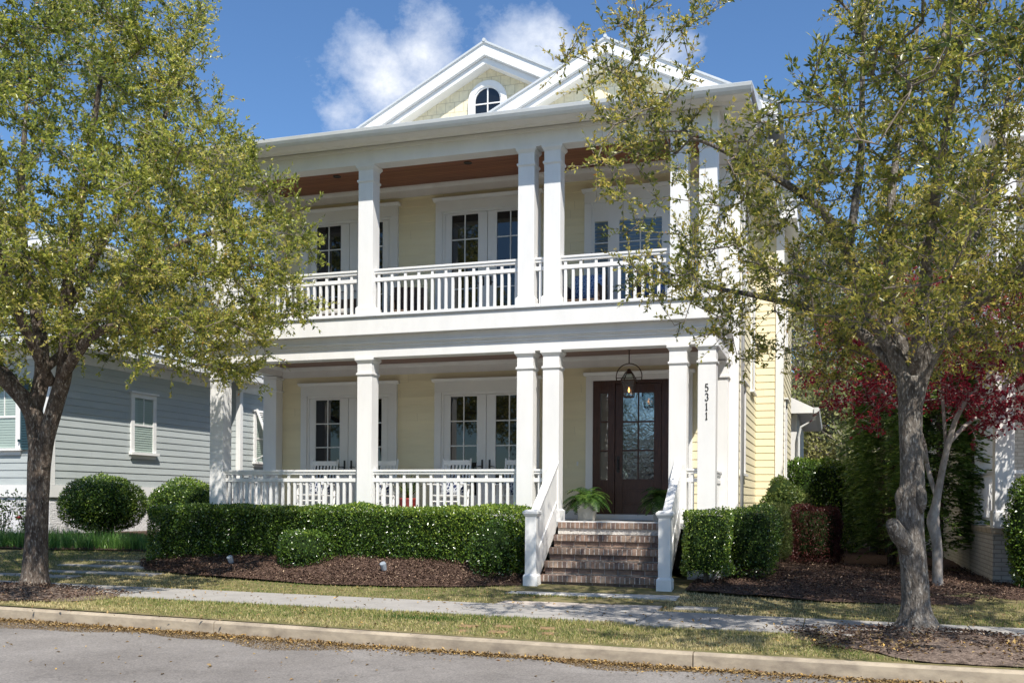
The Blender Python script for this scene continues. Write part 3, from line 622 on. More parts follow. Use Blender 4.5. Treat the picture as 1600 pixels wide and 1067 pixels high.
# entry door with side lights
t = MB(); cx = -3.375; z0 = F1
for s in (-1, 1): t.box(min(cx+s*.975, cx+s*.842), max(cx+s*.975, cx+s*.842), BW-.075, BW, z0+.004, 3.535)
t.box(cx-.975, cx+.975, BW-.077, BW, 3.536, 3.63); t.extr([(BW-.08, 3.631), (BW-.14, 3.675), (BW-.14, 3.69), (BW, 3.69), (BW, 3.631)], 'x', cx-1.02, cx+1.02)
t.build('entry_casing', WHITE, house, bevel=.004)
t = MB(); t.box(cx-.84, cx+.84, BW-.13, BW-.0, z0+.004, z0+.105); t.build('threshold', WHITE, house, bevel=.006)
d = MB(); y0, y1 = BW-.06, BW-.012; zb, zt = z0+.106, 3.534
xs = [cx-.84, -4.075, -3.935, -3.66, -3.09, cx*2+3.935, cx*2+4.075, cx+.84]
for a, b in ((xs[0], xs[1]), (xs[2], xs[3]-.145), (xs[4]+.145, xs[5]), (xs[6], xs[7])): d.box(a+.0003, b-.0003, y0-.012, y1, zb, zt)
for a, b in ((xs[1], xs[2]), (xs[5], xs[6])): d.box(a, b, y0-.010, y1, zb, 1.72); d.box(a, b, y0-.010, y1, 3.30, zt); [d.box(a, b, y0+.006, y1, z-.016, z+.016) for z in (2.25, 2.78)]
d.box(xs[3]-.1447, xs[4]+.1447, y0-.013, y1, 3.475, zt)
et = d.build('entry_frame', MAHOG, house, bevel=.004)
for a, b in ((xs[1], xs[2]), (xs[5], xs[6])): p = MB(); p.quad((a, BW-.035, 1.72), (b, BW-.035, 1.72), (b, BW-.035, 3.3), (a, BW-.035, 3.3)); p.build('sidelight_pane', GLASSD, et)
d = MB(); a, b = xs[3]-.139, xs[4]+.139; y0 = BW-.052
d.box(a, xs[3], y0, y1, zb+.004, 3.47); d.box(xs[4], b, y0, y1, zb+.004, 3.47); d.box(xs[3]+.0002, xs[4]-.0002, y0, y1, 3.30, 3.47); d.box(xs[3]+.0002, xs[4]-.0002, y0, y1, zb+.004, 1.735)
d.box(cx-.014, cx+.014, y0+.004, y1, 1.735, 3.3)
for z in (2.255, 2.775): d.box(xs[3], xs[4], y0+.005, y1, z-.016, z+.016)
d.box(xs[3]+.03, xs[4]-.03, y0-.014, y0-.0005, 1.26, 1.55); d.box(xs[3]+.07, xs[4]-.07, y0-.024, y0-.0145, 1.30, 1.51)
ed = d.build('entry_door', MAHOG, house, bevel=.005)
p = MB(); p.quad((xs[3], BW-.035, 1.735), (xs[4], BW-.035, 1.735), (xs[4], BW-.035, 3.3), (xs[3], BW-.035, 3.3)); p.build('pane', GLASSD, ed)
hd = MB(); hx = a+.06; hd.box(hx-.022, hx+.022, y0-.014, y0-.0005, 1.85, 2.15); hd.tube([(hx, y0-.014, 1.9), (hx, y0-.055, 1.92), (hx, y0-.06, 2.0), (hx, y0-.05, 2.07), (hx, y0-.014, 2.09)], .010, 8); hd.build('handle', BLACKM, ed)
# bell push
m = MB(); m.box(-4.53, -4.50, BW-.03, BW-.0, 1.98, 2.06); m.build('doorbell', WHITE, house)
# side windows on the right flank
def side_win(x, y0, y1, z0, z1):
    m = MB(); m.box(x, x+.035, y0, y0+.11, z0, z1-.13); m.box(x, x+.035, y1-.11, y1, z0, z1-.13); m.box(x, x+.037, y0-.0, y1, z1-.129, z1-.03); m.box(x, x+.09, y0-.04, y1+.04, z1-.029, z1); m.box(x, x+.08, y0-.04, y1+.04, z0-.05, z0-.001)
    m.box(x, x+.02, y0+.112, y1-.112, (z0+z1)/2-.02, (z0+z1)/2+.02)
    o = m.build('window', WHITE, house, bevel=.003); p = MB(); p.quad((x+.014, y0+.11, z0), (x+.014, y1-.11, z0), (x+.014, y1-.11, z1-.13), (x+.014, y0+.11, z1-.13)); p.build('pane', GLASS, o)
side_win(XR, 18.45, 19.45, 1.86, 3.56); side_win(XR, 20.75, 21.65, 3.62, 5.7); side_win(-1.08, 23.4, 24.4, 1.9, 3.7); side_win(-1.08, 23.4, 24.4, 4.9, 6.5); side_win(XR, 18.45, 19.45, 5.0, 6.7)
# eaves, gutter, roof
w = MB()
prof = [(15.79, 7.545), (15.72, 7.50), (15.68, 7.50), (15.64, 7.53), (15.335, 7.545), (15.335, 7.60), (15.79, 7.60)]
w.extr(prof, 'x', -11.45, -1.25)
w.box(-11.45, -11.02, 15.80, BW-.05, 7.552, 7.60); w.box(-1.76, -1.25, 15.80, BW-.05, 7.552, 7.60)
w.box(-11.1, -1.68, 15.76, 15.789, 7.44, 7.499)
w.build('soffit', WHITE, house)
w = MB(); gp = [(15.333, 7.575), (15.333, 7.49), (15.25, 7.475), (15.215, 7.51), (15.19, 7.555), (15.18, 7.60), (15.195, 7.605), (15.21, 7.57), (15.32, 7.57)]
w.extr(gp, 'x', -11.5, -1.2); w.build('gutter', GUTTER, house)
w = MB(); w.faces([(-11.5, 15.22, 7.625), (-1.2, 15.22, 7.625), (-1.2, 18.6, 8.35), (-11.5, 18.6, 8.35), (-11.5, 15.22, 7.603), (-1.2, 15.22, 7.603), (-1.2, 18.6, 7.9), (-11.5, 18.6, 7.9)], [(0, 1, 2, 3), (4, 7, 6, 5), (0, 4, 5, 1), (1, 5, 6, 2), (2, 6, 7, 3), (3, 7, 4, 0)])
w.faces([(-11.6, 18.3, 8.2), (-1.2, 18.3, 8.1), (-3.0, 23, 9.0), (-9, 23, 9.0), (-11.6, 27.6, 8.0), (-1.0, 27.6, 8.0)], [(0, 1, 2, 3), (3, 2, 5, 4), (1, 5, 2), (0, 3, 4)])
w.build('roof', ROOFM, house)
w = MB(); w.box(XR, -1.12, BW+.12, 21.9, 7.40, 7.64); w.box(XR-.05, -.78, 22.0, 27.5, 7.385, 7.74); w.build('cornice', WHITE, house, bevel=.01); w = MB(); w.box(-11.55, XL, BW, 27.5, 7.40, 7.66); w.build('cornice', WHITE, house, bevel=.01)
w = MB()
for (x0, x1, y0, y1, z) in ((XR, -1.05, BW+.1, 21.95, 7.641), (XR-.1, -.72, 21.94, 27.56, 7.741)): w.box(x0, x1, y0, y1, z, z+.06)
w.build('roof_edge', ROOFM, house)
def gable(cx, yf, yw, za, slope, half, window, hr=None):
    """gable with raking cornice: front of the rake at yf, wall at yw"""
    root = MB(); zb = 8.0
    # wall
    hz = za-.34; hw = (hz-zb)/slope
    root.extr([(cx-hw, zb), (cx+hw, zb), (cx, hz)], 'y', yw, yw+.2)
    go = root.build('gable', SHINGLE, house)
    r = MB(); hl = half; hr = hr or half
    for s in (-1, 1):
        half = hl if s < 0 else hr
        # rake fascia, frieze and soffit, kept as stepped slanted bands
        def band(ya, yb, t0, t1, hw_):
            p = [(cx, ya, za-t0), (cx+s*hw_, ya, za-t0-slope*hw_), (cx+s*hw_, ya, za-t1-slope*hw_), (cx, ya, za-t1)]
            q = [(a_, yb, c_) for a_, b_, c_ in p]
            f = [(0, 1, 2, 3), (7, 6, 5, 4), (0, 4, 5, 1), (3, 2, 6, 7), (1, 5, 6, 2), (0, 3, 7, 4)]
            r.faces(p+q, f if s > 0 else [t[::-1] for t in f])
        band(yf, yf+.03, .02, .245, half); band(yf+.031, yf+.05, .24, .262, half)
        band(yf+.07, yw-.002, .10, .385, half)
    rk = r.build('rake_board', WHITE, go)
    r = MB()
    for s in (-1, 1):
        half = hl if s < 0 else hr
        p = [(cx, yf-.03, za+.02), (cx+s*(half+.05), yf-.03, za+.02-slope*(half+.05)), (cx+s*(half+.05), yf-.03, za-.02-slope*(half+.05)), (cx, yf-.03, za-.02)]
        q = [(a_, 24, c_) for a_, b_, c_ in p]; f = [(0, 1, 2, 3), (7, 6, 5, 4), (0, 4, 5, 1), (3, 2, 6, 7), (1, 5, 6, 2)]
        r.faces(p+q, f if s > 0 else [t[::-1] for t in f])
    r.tube([(cx, yf-.04, za+.02), (cx, 23.9, za+.02)], .035, 8)
    r.build('gable_roof', ROOFM, go)
    if window:
        m = MB(); wx, wz = window; n = 16
        def arch(r_, zb): return [(wx+r_, zb)]+[(wx+r_*math.cos(math.pi*i/n), wz+r_*math.sin(math.pi*i/n)) for i in range(n+1)]+[(wx-r_, zb)]
        for r0, r1, ya, yb in ((.285, .395, yw-.05, yw-.001), (.255, .29, yw-.03, yw-.0005)):
            A, B = arch(r0, wz-.32), arch(r1, wz-.32-(r1-r0)); k = len(A)
            for i in range(k):
                j = (i+1) % k; m.quad((A[j][0], ya, A[j][1]), (A[i][0], ya, A[i][1]), (B[i][0], ya, B[i][1]), (B[j][0], ya, B[j][1])); m.quad((B[i][0], ya, B[i][1]), (B[i][0], yb, B[i][1]), (B[j][0], yb, B[j][1]), (B[j][0], ya, B[j][1])); m.quad((A[j][0], ya, A[j][1]), (A[j][0], yb, A[j][1]), (A[i][0], yb, A[i][1]), (A[i][0], ya, A[i][1]))
        m.box(wx-.012, wx+.012, yw-.028, yw-.012, wz-.32, wz+.27); m.box(wx-.27, wx+.27, yw-.027, yw-.0125, wz-.06, wz-.036)
        m.build('arched_window', WHITE, go)
        p = MB(); p.faces([(x_, yw-.008, z_) for x_, z_ in arch(.27, wz-.32)][::-1], [tuple(range(n+3))])
        p.build('gable_pane', GLASS, go)
gable(-6.37, 17.8, 18.12, 10.05, .515, 3.6, (-6.40, 9.035), 1.60)
gable(-3.95, 17.5, 17.82, 9.66, .500, 3.0, None)
# downspout
m = MB(); m.tube([(-1.50, 17.80, 7.5), (-1.50, 17.82, 7.3), (-1.535, 17.93, 7.1), (-1.535, 17.93, .6)], .03, 8); m.build('downspout', WHITE, house, smooth=True)
m = MB(); 
# rear wing with eave and gutter
m = MB(); m.box(-6, -.95, 28.0, 34.5, .0, 3.75); m.build('rear_wing', WHITE, house)
m = MB(); m.extr([(-6, 3.75), (-.50, 3.72), (-.50, 3.85), (-1.1, 4.15), (-6, 5.4)], 'y', 27.7, 35); m.build('rear_wing_roof', WHITE, house)
m = MB(); m.extr([(-.50, 3.70), (-.38, 3.74), (-.36, 3.86), (-.50, 3.86)], 'y', 27.65, 35); m.tube([(-.45, 27.8, 3.7), (-.5, 27.85, 3.55), (-.85, 27.9, 3.35), (-.9, 27.92, 3.1), (-.9, 27.92, .3)], .035, 8); m.build('gutter', GUTTER, house, smooth=False)
# ceiling spots
for z, pts in ((7.449, ((-9.0, 16.9), (-6.35, 16.9), (-3.4, 16.9))), (3.989, ((-9.2, 16.9), (-6.3, 16.9)))):
    for x, y in pts:
        m = MB(); m.lathe([(.0, z-.004), (.055, z-.004), (.06, z-.010), (.075, z-.010), (.078, z)], x, y, 18); m.build('ceiling_spot', BLACKM, house)
# ---- brick steps
st = MB(); sx0, sx1 = -4.275, -2.43; rise = .197; brs = np.random.RandomState(4)
st.mi = 0
for k in range(5):
    yf = 14.60+.262*k; zt = rise*(k+1)
    st.mi = 4; st.box(sx0+.003, sx1-.003, yf+.048, 15.755+.001*k, zt-rise if k else -.1, zt-.006)
    st.box(sx0+.004, sx1-.004, yf+.002, yf+.0475, zt-.097, zt-.006)
    # rowlock course on edge
    x = sx0; 
    while x < sx1-.02:
        wb = .062; st.mi = int(brs.choice([0, 0, 0, 1, 1, 1, 2, 3])); j = brs.uniform(-.003, .003)
        st.box(x+.004, min(x+wb, sx1), yf-.006+j, yf+.20, zt-.098, zt); x += wb+.012
    if k < 4:
        for off, zz in ((0.0, zt-.106),):
            x = sx0-.08*(k % 2)
            while x < sx1-.01:
                wb = .195; st.mi = int(brs.choice([0, 1, 1, 3, 3])); j = brs.uniform(-.003, .003)
                a, b = max(x, sx0)+.004, min(x+wb, sx1)
                if b-a > .02: st.box(a, b, yf+.036+j, yf+.1, zt-rise+.014, zt-.108)
                x += wb+.012
        # tread bricks behind the nosing
    y = yf+.21
steps = st.build('front_steps', BRICKS+[MORTAR], house, bevel=.003)
m = MB(); m.box(sx0, sx1, 15.675, 15.74, F1-rise+.004, F1-.102); m.build('step_riser', PEBBLE, steps)
m = MB(); m.box(sx0-.0, sx1+.0, 15.67, 15.86, F1+.0005, F1+.016); m.build('step_edge', WHITE, steps)
for xc in (-4.365, -2.335):
    m = MB()
    m.box(xc-.088, xc+.088, 14.42, 14.60, .20, 1.12); m.taper(xc, 14.51, .225, -.05, .225, .19); m.taper(xc, 14.51, .225, .19, .18, .22)
    m.taper(xc, 14.51, .19, 1.09, .235, 1.13); m.taper(xc, 14.51, .245, 1.13, .245, 1.165); m.taper(xc, 14.51, .245, 1.165, .16, 1.195)
    nw = m.build('newel_post', WHITE, steps, bevel=.004)
    # solid raked panel with cap
    m = MB(); hw = .035
    m.extr([(14.602, .02), (14.602, 1.10), (15.80, 1.93), (15.80, .85), (15.70, .80)], 'x', xc-hw, xc+hw)
    m.extr([(14.602, 1.102), (14.602, 1.155), (15.80, 1.985), (15.80, 1.932)], 'x', xc-.065, xc+.065)
    m.extr([(14.603, .30), (14.603, .52), (15.74, 1.32), (15.74, 1.12)], 'x', xc-.05, xc+.05)
    m.build('stair_panel', WHITE, steps, bevel=.004)

# ------------------------------------------------------------ lantern
LX, LY = -3.362, 16.9
ln = thing('hanging_lantern', 'bronze gas lantern in a ring hanging before the entry door', 'lantern', (LX, LY, 3.1))
m = MB(); m.lathe([(.0, 3.989), (.075, 3.988), (.07, 3.96), (.02, 3.93), (.0, 3.93)], LX, LY, 16); m.tube([(LX, LY, 3.95), (LX, LY, 3.70)], .010, 8)
m.tube([(LX+.225*math.sin(R(a)), LY, 3.475+.225*math.cos(R(a))) for a in range(-110, 111, 10)], .009, 8)
m.tube([(LX-.23, LY, 3.455), (LX+.23, LY, 3.455)], .007, 6); m.build('hanger_ring', BRONZE, ln)
m = MB(); m.lathe([(.0, 3.615), (.03, 3.60), (.035, 3.57), (.055, 3.56), (.06, 3.545)], LX, LY, 12)
m.taper(LX, LY, .12, 3.545, .13, 3.53)
def edge(a, b, r=.008): m.tube([a, b], r, 6)
t4 = [(LX+sx*.055, LY+sy*.055, 3.535) for sx, sy in ((-1, -1), (1, -1), (1, 1), (-1, 1))]
u4 = [(LX+sx*.118, LY+sy*.118, 3.405) for sx, sy in ((-1, -1), (1, -1), (1, 1), (-1, 1))]
b4 = [(LX+sx*.072, LY+sy*.072, 3.125) for sx, sy in ((-1, -1), (1, -1), (1, 1), (-1, 1))]
for i in range(4):
    j = (i+1) % 4; edge(t4[i], u4[i]); edge(u4[i], b4[i]); edge(t4[i], t4[j]); edge(u4[i], u4[j], .010); edge(b4[i], b4[j], .010)
m.faces(b4, [(0, 1, 2, 3)]); m.tube([(LX, LY, 3.125), (LX, LY, 3.20)], .01, 6); m.build('lantern_frame', BRONZE, ln)
m = MB()
for i in range(4): j = (i+1) % 4; m.quad(u4[i], u4[j], b4[j], b4[i]); m.quad(t4[i], t4[j], u4[j], u4[i])
m.build('lantern_glass', CGLASS, ln)
m = MB(); m.lathe([(.0, 3.20), (.014, 3.215), (.018, 3.235), (.012, 3.27), (.0, 3.30)], LX, LY, 10); m.build('flame', FLAME, ln, smooth=True)

# ------------------------------------------------------------ rocking chairs
def rocker():
    r = thing('rocking_chair', '', 'chair', (0, 0, 0))
    m = MB()
    for s in (-1, 1):
        x = s*.27
        m.tube([(x, .18, .06), (x, .22, .45), (x, .30, .80), (x, .37, 1.12)], [.022, .024, .022, .018], 8)
        m.tube([(x, -.24, .06), (x, -.25, .62)], .022, 8)
        m.box(x-.045, x+.045, -.34, .26, .62, .645)
        m.tube([(x, -.42+.84*t/8., .06*(2*t/8.-1)**2*1.4) for t in range(9)], .022, 6)
        m.tube([(x, -.24, .25), (x, .20, .25)], .012, 6)
    m.tube([(-.27, -.245, .22), (.27, -.245, .22)], .013, 6); m.tube([(-.27, -.245, .32), (.27, -.245, .32)], .013, 6)
    m.build('chair_frame', WHITE, r)
    m = MB(); 
    for i in range(8): m.box(-.29, .29, -.27+i*.062, -.27+i*.062+.050, .425-.004*i, .443-.004*i)
    m.build('seat', WHITE, r)
    m = MB(); m.extr([(-.255, 1.00), (.255, 1.00), (.255, 1.09), (-.255, 1.09)], 'y', .325, .35); m.extr([(-.255, .50), (.255, .50), (.255, .55), (-.255, .55)], 'y', .22, .24)
    for i in range(7): x = -.21+i*.07; m.faces([(x-.017, .228, .54), (x+.017, .228, .54), (x+.017, .338, 1.01), (x-.017, .338, 1.01), (x-.017, .240, .54), (x+.017, .240, .54), (x+.017, .350, 1.01), (x-.017, .350, 1.01)], [(0, 1, 2, 3), (7, 6, 5, 4), (0, 3, 7, 4), (1, 5, 6, 2)])
    m.build('backrest', WHITE, r)
    return r
def pillow(w, h, d, mt, name='pillow'):
    V = []; F = []; n = 10
    for sgn in (-1, 1):
        for i in range(n+1):
            for j in range(n+1):
                u, v = i/n*2-1, j/n*2-1; e = (max(0, 1-abs(u)**3)*max(0, 1-abs(v)**3))**.5; V.append((u*w/2*(1-.06*abs(v)), sgn*d/2*e, v*h/2*(1-.06*abs(u))))
    k = (n+1)**2
    for s in (0, 1):
        for i in range(n):
            for j in range(n):
                a = s*k+i*(n+1)+j; q = (a, a+n+1, a+n+2, a+1); F.append(q if s == 0 else q[::-1])
    me = bpy.data.meshes.new(name); me.from_pydata(V, [], F); me.materials.append(mt); me.polygons.foreach_set('use_smooth', [True]*len(F))
    return me
r0 = rocker(); pm = pillow(.46, .34, .14, PATT)
spots = [(-9.46, 17.02, 2, 'leftmost white rocking chair on the lower porch'), (-8.22, 17.05, -3, 'white rocking chair partly hidden behind the second porch column'),
         (-6.69, 16.98, 0, 'white rocking chair in front of the middle french doors, beside the red pot'), (-5.45, 17.05, 4, 'rightmost white rocking chair, half behind the paired columns')]
for i, (x, y, a, lb) in enumerate(spots):
    o = r0 if i == 0 else copy_tree(r0); o.location = (x, y, F1); o.rotation_euler.z = R(a); tag(o, lb, 'chair', 'white rocking chairs on the lower porch')
    p = bpy.data.objects.new('pillow', pm); COL.objects.link(p); p.location = (x, y+.13, F1+.60); p.rotation_euler = (R(-13), 0, R(a))
    tag(p, ['navy patterned pillow on the leftmost porch rocking chair', 'navy patterned pillow on the rocking chair behind the second column', 'navy patterned pillow on the rocking chair beside the red pot', 'navy patterned pillow on the rocking chair behind the paired columns'][i], 'pillow', 'patterned pillows on the rocking chairs')
# red pot with spiky plant
def strap_plant(cx, cy, z, n, L, wdt, rs, spread=1.0, seg=5):
    V = []; F = []; T = []
    for i in range(n):
        a = rs.rand()*6.28; ln_ = L*(.6+.5*rs.rand()); e = .35+.9*rs.rand()*spread; p = np.array([cx+rs.randn()*.02, cy+rs.randn()*.02, z]); d = np.array([math.cos(a)*math.sin(e*.5), math.sin(a)*math.sin(e*.5), math.cos(e*.5)])
        side = nrm(np.cross(d, [0, 0, 1.])); b = len(V)
        for k in range(seg+1):
            ww = wdt*(1-(k/seg)**1.6)*.5+.0008; V += [p-side*ww, p+side*ww]; p = p+d*ln_/seg; d = nrm(d+np.array([math.cos(a)*.05, math.sin(a)*.05, -.26*e]))
        for k in range(seg): F.append((b+2*k, b+2*k+1, b+2*k+3, b+2*k+2)); T.append(rs.rand())
    return np.array(V), F, T
pr = thing('potted_plant', 'spiky green plant in a red glazed pot on the lower porch', 'potted plant', (-7.62, 17.2, F1))
m = MB(); m.lathe([(.0, F1), (.12, F1), (.17, F1+.12), (.20, F1+.34), (.215, F1+.36), (.20, F1+.38), (.18, F1+.36), (.17, F1+.33), (.0, F1+.33)], -7.62, 17.2); m.build('pot', TERRA, pr, smooth=True)
V, F, T = strap_plant(-7.62, 17.2, F1+.33, 55, .62, .035, np.random.RandomState(3)); np_mesh('foliage', V, F, LEAF_DARK, pr, T)
# ferns
def fern(rs, R0=.35):
    r = thing('fern', '', 'potted plant', (0, 0, 0)); m = MB()
    m.taper(0, 0, .25, 0, .30, .30); m.taper(0, 0, .33, .30, .33, .335); m.taper(0, 0, .29, .335, .28, .338)
    m.build('planter', PLANTER, r, bevel=.008)
    V = []; F = []; T = []
    for i in range(64):
        a = rs.rand()*6.28; L = R0*(.75+.5*rs.rand()); e = .2+1.0*rs.rand(); p = np.array([rs.randn()*.04, rs.randn()*.04, .33]); d = np.array([math.cos(a)*math.sin(e), math.sin(a)*math.sin(e), math.cos(e)]); tt = .2+.6*rs.rand()
        ns = 16; st_ = L*1.35/ns
        for k in range(ns):
            side = nrm(np.cross(d, [0, 0, 1.])); nn = np.cross(side, d); ln_ = .075*math.sin(math.pi*(k+1.5)/(ns+2))*1.1+.008
            for s in (-1, 1):
                b = len(V); q = p+side*s*ln_+d*ln_*.35-nn*ln_*.15; ww = st_*.42
                V += [p-d*ww, p+d*ww, q+d*ww*.4, q-d*ww*.4]; F.append((b, b+1, b+2, b+3)); T.append(min(1, max(0, tt+.2*rs.randn())))
            p = p+d*st_; d = nrm(d+np.array([math.cos(a)*.03, math.sin(a)*.03, -.14-.05*rs.rand()]))
    np_mesh('fronds', np.array(V), F, LEAF_FERN, r, T); return r
fn = fern(np.random.RandomState(2)); fn.location = (-4.10, 16.95, F1); tag(fn, 'boston fern in a square cream planter left of the entry door', 'potted plant', 'ferns beside the entry door')
f2 = copy_tree(fn); f2.location = (-2.78, 16.95, F1); f2.rotation_euler.z = R(90); tag(f2, 'boston fern right of the entry door, half behind the stair rail', 'potted plant', 'ferns beside the entry door')
# balcony furniture
def wicker_chair(w=.68):
    r = thing('wicker_armchair', '', 'armchair', (0, 0, 0)); m = MB()
    m.box(-w/2, w/2, -.33, .33, .12, .34); m.build('seat', WICKER, r, bevel=.02)
    m = MB(); m.extr([(.24, .345), (.33, .345), (.42, .88), (.35, .90)], 'x', -w/2+.02, w/2-.02); m.build('backrest', WICKER, r, bevel=.02)
    for s in (-1, 1):
        m = MB(); a, b = sorted((s*w/2, s*(w/2-.09))); m.box(a, b, -.34, .26, .345, .60); m.build('armrest', WICKER, r, bevel=.02)
        for y in (-.29, .29):
            m = MB(); m.box(s*(w/2-.05)-.025, s*(w/2-.05)+.025, y-.025, y+.025, 0, .12); m.build('leg', WICKER, r)
    return r
wc = wicker_chair()
for i, (x, y, a, lb) in enumerate([(-7.62, 17.2, 20, 'brown wicker armchair on the balcony between the two french doors'), (-4.22, 17.15, 0, 'wicker armchair right of the balcony column pair'), (-2.95, 17.15, -5, 'wicker armchair at the right end of the balcony')]):
    o = wc if i == 0 else copy_tree(wc); o.location = (x, y, F2); o.rotation_euler.z = R(a); tag(o, lb, 'armchair', 'wicker armchairs on the balcony')
pm2 = pillow(.58, .50, .16, PATT2, 'cushion')
for x, lb in ((-4.22, 'blue patterned cushion on the wicker armchair right of the balcony column pair'), (-2.95, 'blue patterned cushion on the rightmost balcony armchair')):
    p = bpy.data.objects.new('cushion', pm2); COL.objects.link(p); p.location = (x, 17.30, F2+.62); p.rotation_euler = (R(-10), 0, 0); tag(p, lb, 'cushion', 'blue cushions on the balcony')
sf = thing('wicker_sofa', 'long brown wicker sofa with pale seat pad at the left of the balcony', 'sofa', (-9.35, 17.1, F2))
x0, x1, y0 = -10.2, -8.5, 17.1
m = MB(); m.box(x0, x1, y0-.35, y0+.35, F2+.08, F2+.30); m.build('seat', WICKER, sf, bevel=.02)
m = MB(); m.extr([(y0+.25, F2+.305), (y0+.35, F2+.305), (y0+.42, F2+.72), (y0+.34, F2+.73)], 'x', x0, x1); m.build('backrest', WICKER, sf, bevel=.02)
m = MB(); m.box(x0+.1, x1-.1, y0-.36, y0+.24, F2+.302, F2+.40); m.build('seat_pad', LINEN, sf, bevel=.03)
for x in (x0+.05, x1-.05):
    for y in (y0-.3, y0+.3): m = MB(); m.box(x-.03, x+.03, y-.03, y+.03, F2, F2+.08); m.build('leg', WICKER, sf)

# ------------------------------------------------------------ blue-grey house on the left
bh = thing('blue_house', 'blue-grey clapboard house with white trim left of the cream house', 'house', (-20, 19, .3))
BX, BY = -17.0, 18.3
w = MB(); e = .17
lap(w, (-34, BY), (BX, BY), 1.62, 4.75, (0, -1), e, .016); lap(w, (BX, BY), (BX, 25.3), 1.62, 4.75, (1, 0), e, .016); lap(w, (BX, 25.3), (-16.6, 25.3), 1.62, 4.75, (0, -1), e, .016); lap(w, (-16.6, 25.3), (-16.6, 33), 1.62, 4.75, (1, 0), e, .016)
lap(w, (-34, 20.5), (-18.2, 20.5), 5.1, 7.75, (0, -1), e, .016); lap(w, (-18.2, 20.5), (-18.2, 32), 5.1, 7.75, (1, 0), e, .016)
w.box(-33.9, BX-.02, BY+.02, 32.9, .2, 4.74); w.box(-20, -16.62, 25.32, 32.95, .2, 4.73); w.box(-33.9, -18.22, 20.52, 31.9, 4.8, 7.75)
w.build('wall', BLUEG, bh)
w = MB(); w.box(-34.1, BX+.0, BY-.0, BY+.3, -.1, 1.33); w.box(BX-.3, BX-.001, BY+.3, 25.3, -.1, 1.33); w.box(BX-.3, -16.6, 25.3, 33, -.1, 1.33); w.build('foundation', STUCCO, bh)
w = MB(); w.box(-34.1, BX+.045, BY-.045, BY-.0, 1.335, 1.615); w.box(BX+.0, BX+.0445, BY+.0, 25.25, 1.335, 1.614); w.box(BX+.05, -16.56, 25.255, 25.299, 1.335, 1.615); w.box(-16.6, -16.5605, 25.30, 33, 1.335, 1.614)
w.build('base_board', WHITE, bh, bevel=.004)
w = MB(); w.box(BX-.16, BX+.028, BY-.028, BY+.14, 1.62, 4.5); w.box(-16.72, -16.572, 25.272, 25.42, 1.62, 4.5); w.box(-18.34, -18.17, 20.47, 20.62, 5.1, 7.7); w.build('corner_board', WHITE, bh, bevel=.004)
w = MB(); w.box(-34, BX+.04, BY-.04, BY, 4.5, 4.75); w.box(BX, BX+.041, BY+.001, 25.2, 4.5, 4.75); w.box(-16.6, -16.559, 25.26, 33, 4.46, 4.749); w.build('frieze_board', WHITE, bh)
w = MB(); w.box(-34.4, BX+.70, BY-.70, BY-.04, 4.755, 4.80); w.box(BX+.041, BX+.70, BY-.04, 25.0, 4.7551, 4.80); w.box(-16.9, -16.2, 24.95, 33.4, 4.75, 4.80)
w.box(-34.4, BX+.73, BY-.73, BY-.701, 4.74, 4.93); w.box(BX+.701, BX+.73, BY-.70, 24.93, 4.74, 4.93); w.box(-16.2, -16.17, 24.92, 33.4, 4.76, 4.93); w.build('eave', WHITE, bh, bevel=.005)
w = MB(); w.faces([(-34.4, BY-.76, 4.94), (BX+.76, BY-.76, 4.94), (-18.2, 20.5, 5.55), (-34.4, 20.5, 5.55), (BX+.76, 25.0, 4.94), (-18.2, 25.0, 5.55), (-16.15, 24.9, 4.95), (-16.15, 33.4, 4.95), (-18.2, 33.4, 5.7), (-18.2, 24.9, 5.7)], [(0, 1, 2, 3), (1, 4, 5, 2), (6, 7, 8, 9)])
w.extr([(-26.5, 8.9), (-34.5, 7.82), (-17.7, 7.82)], 'y', 20.0, 32.5); w.build('roof', ROOFM, bh)
w = MB(); w.box(-34.4, -17.75, 20.02, 20.49, 7.65, 7.81); w.box(-18.19, -17.72, 20.5, 32.5, 7.65, 7.8095); w.build('upper_eave', WHITE, bh)
def win_front(par, x0, x1, z0, z1, y, slat=SLATG):
    m = MB(); c = .11
    m.box(x0, x0+c, y-.05, y, z0, z1-.14); m.box(x1-c, x1, y-.05, y, z0, z1-.14); m.box(x0, x1, y-.052, y, z1-.139, z1-.04); m.box(x0-.04, x1+.04, y-.09, y, z1-.0395, z1); m.box(x0-.05, x1+.05, y-.12, y, z0-.06, z0-.001); m.box(x0, x1, y-.045, y, z0-.16, z0-.061)
    zm = (z0+z1-.14)/2; m.box(x0+c, x1-c, y-.042, y-.012, zm-.025, zm+.025); xm = (x0+x1)/2; m.box(xm-.012, xm+.012, y-.040, y-.012, zm+.025, z1-.14)
    for a, b in ((x0+c, x0+c+.04), (x1-c-.04, x1-c)): m.box(a, b, y-.043, y-.011, z0, z1-.14)
    o = m.build('window', WHITE, par, bevel=.003)
    p = MB(); p.quad((x0+c, y-.030, z0), (x1-c, y-.030, z0), (x1-c, y-.030, z1-.14), (x0+c, y-.030, z1-.14)); p.build('pane', CGLASS, o)
    p = MB(); z = z0+.01
    while z < z1-.2: p.quad((x0+c, y-.026, z), (x1-c, y-.026, z), (x1-c, y-.017, z+.055), (x0+c, y-.017, z+.055)); z += .06
    p.build('blind', slat, o)
win_front(bh, -18.75, -17.80, 2.46, 4.05, BY)
m = MB(); m.box(-17.78, -17.40, BY-.075, BY-.03, 2.42, 3.98)
for k in range(24): m.box(-17.73, -17.45, BY-.09, BY-.0755, 2.50+k*.060, 2.50+k*.060+.030)
m.box(-17.82, -17.79, BY-.11, BY-.02, 2.6, 2.66); m.build('shutter', TEAL, bh)
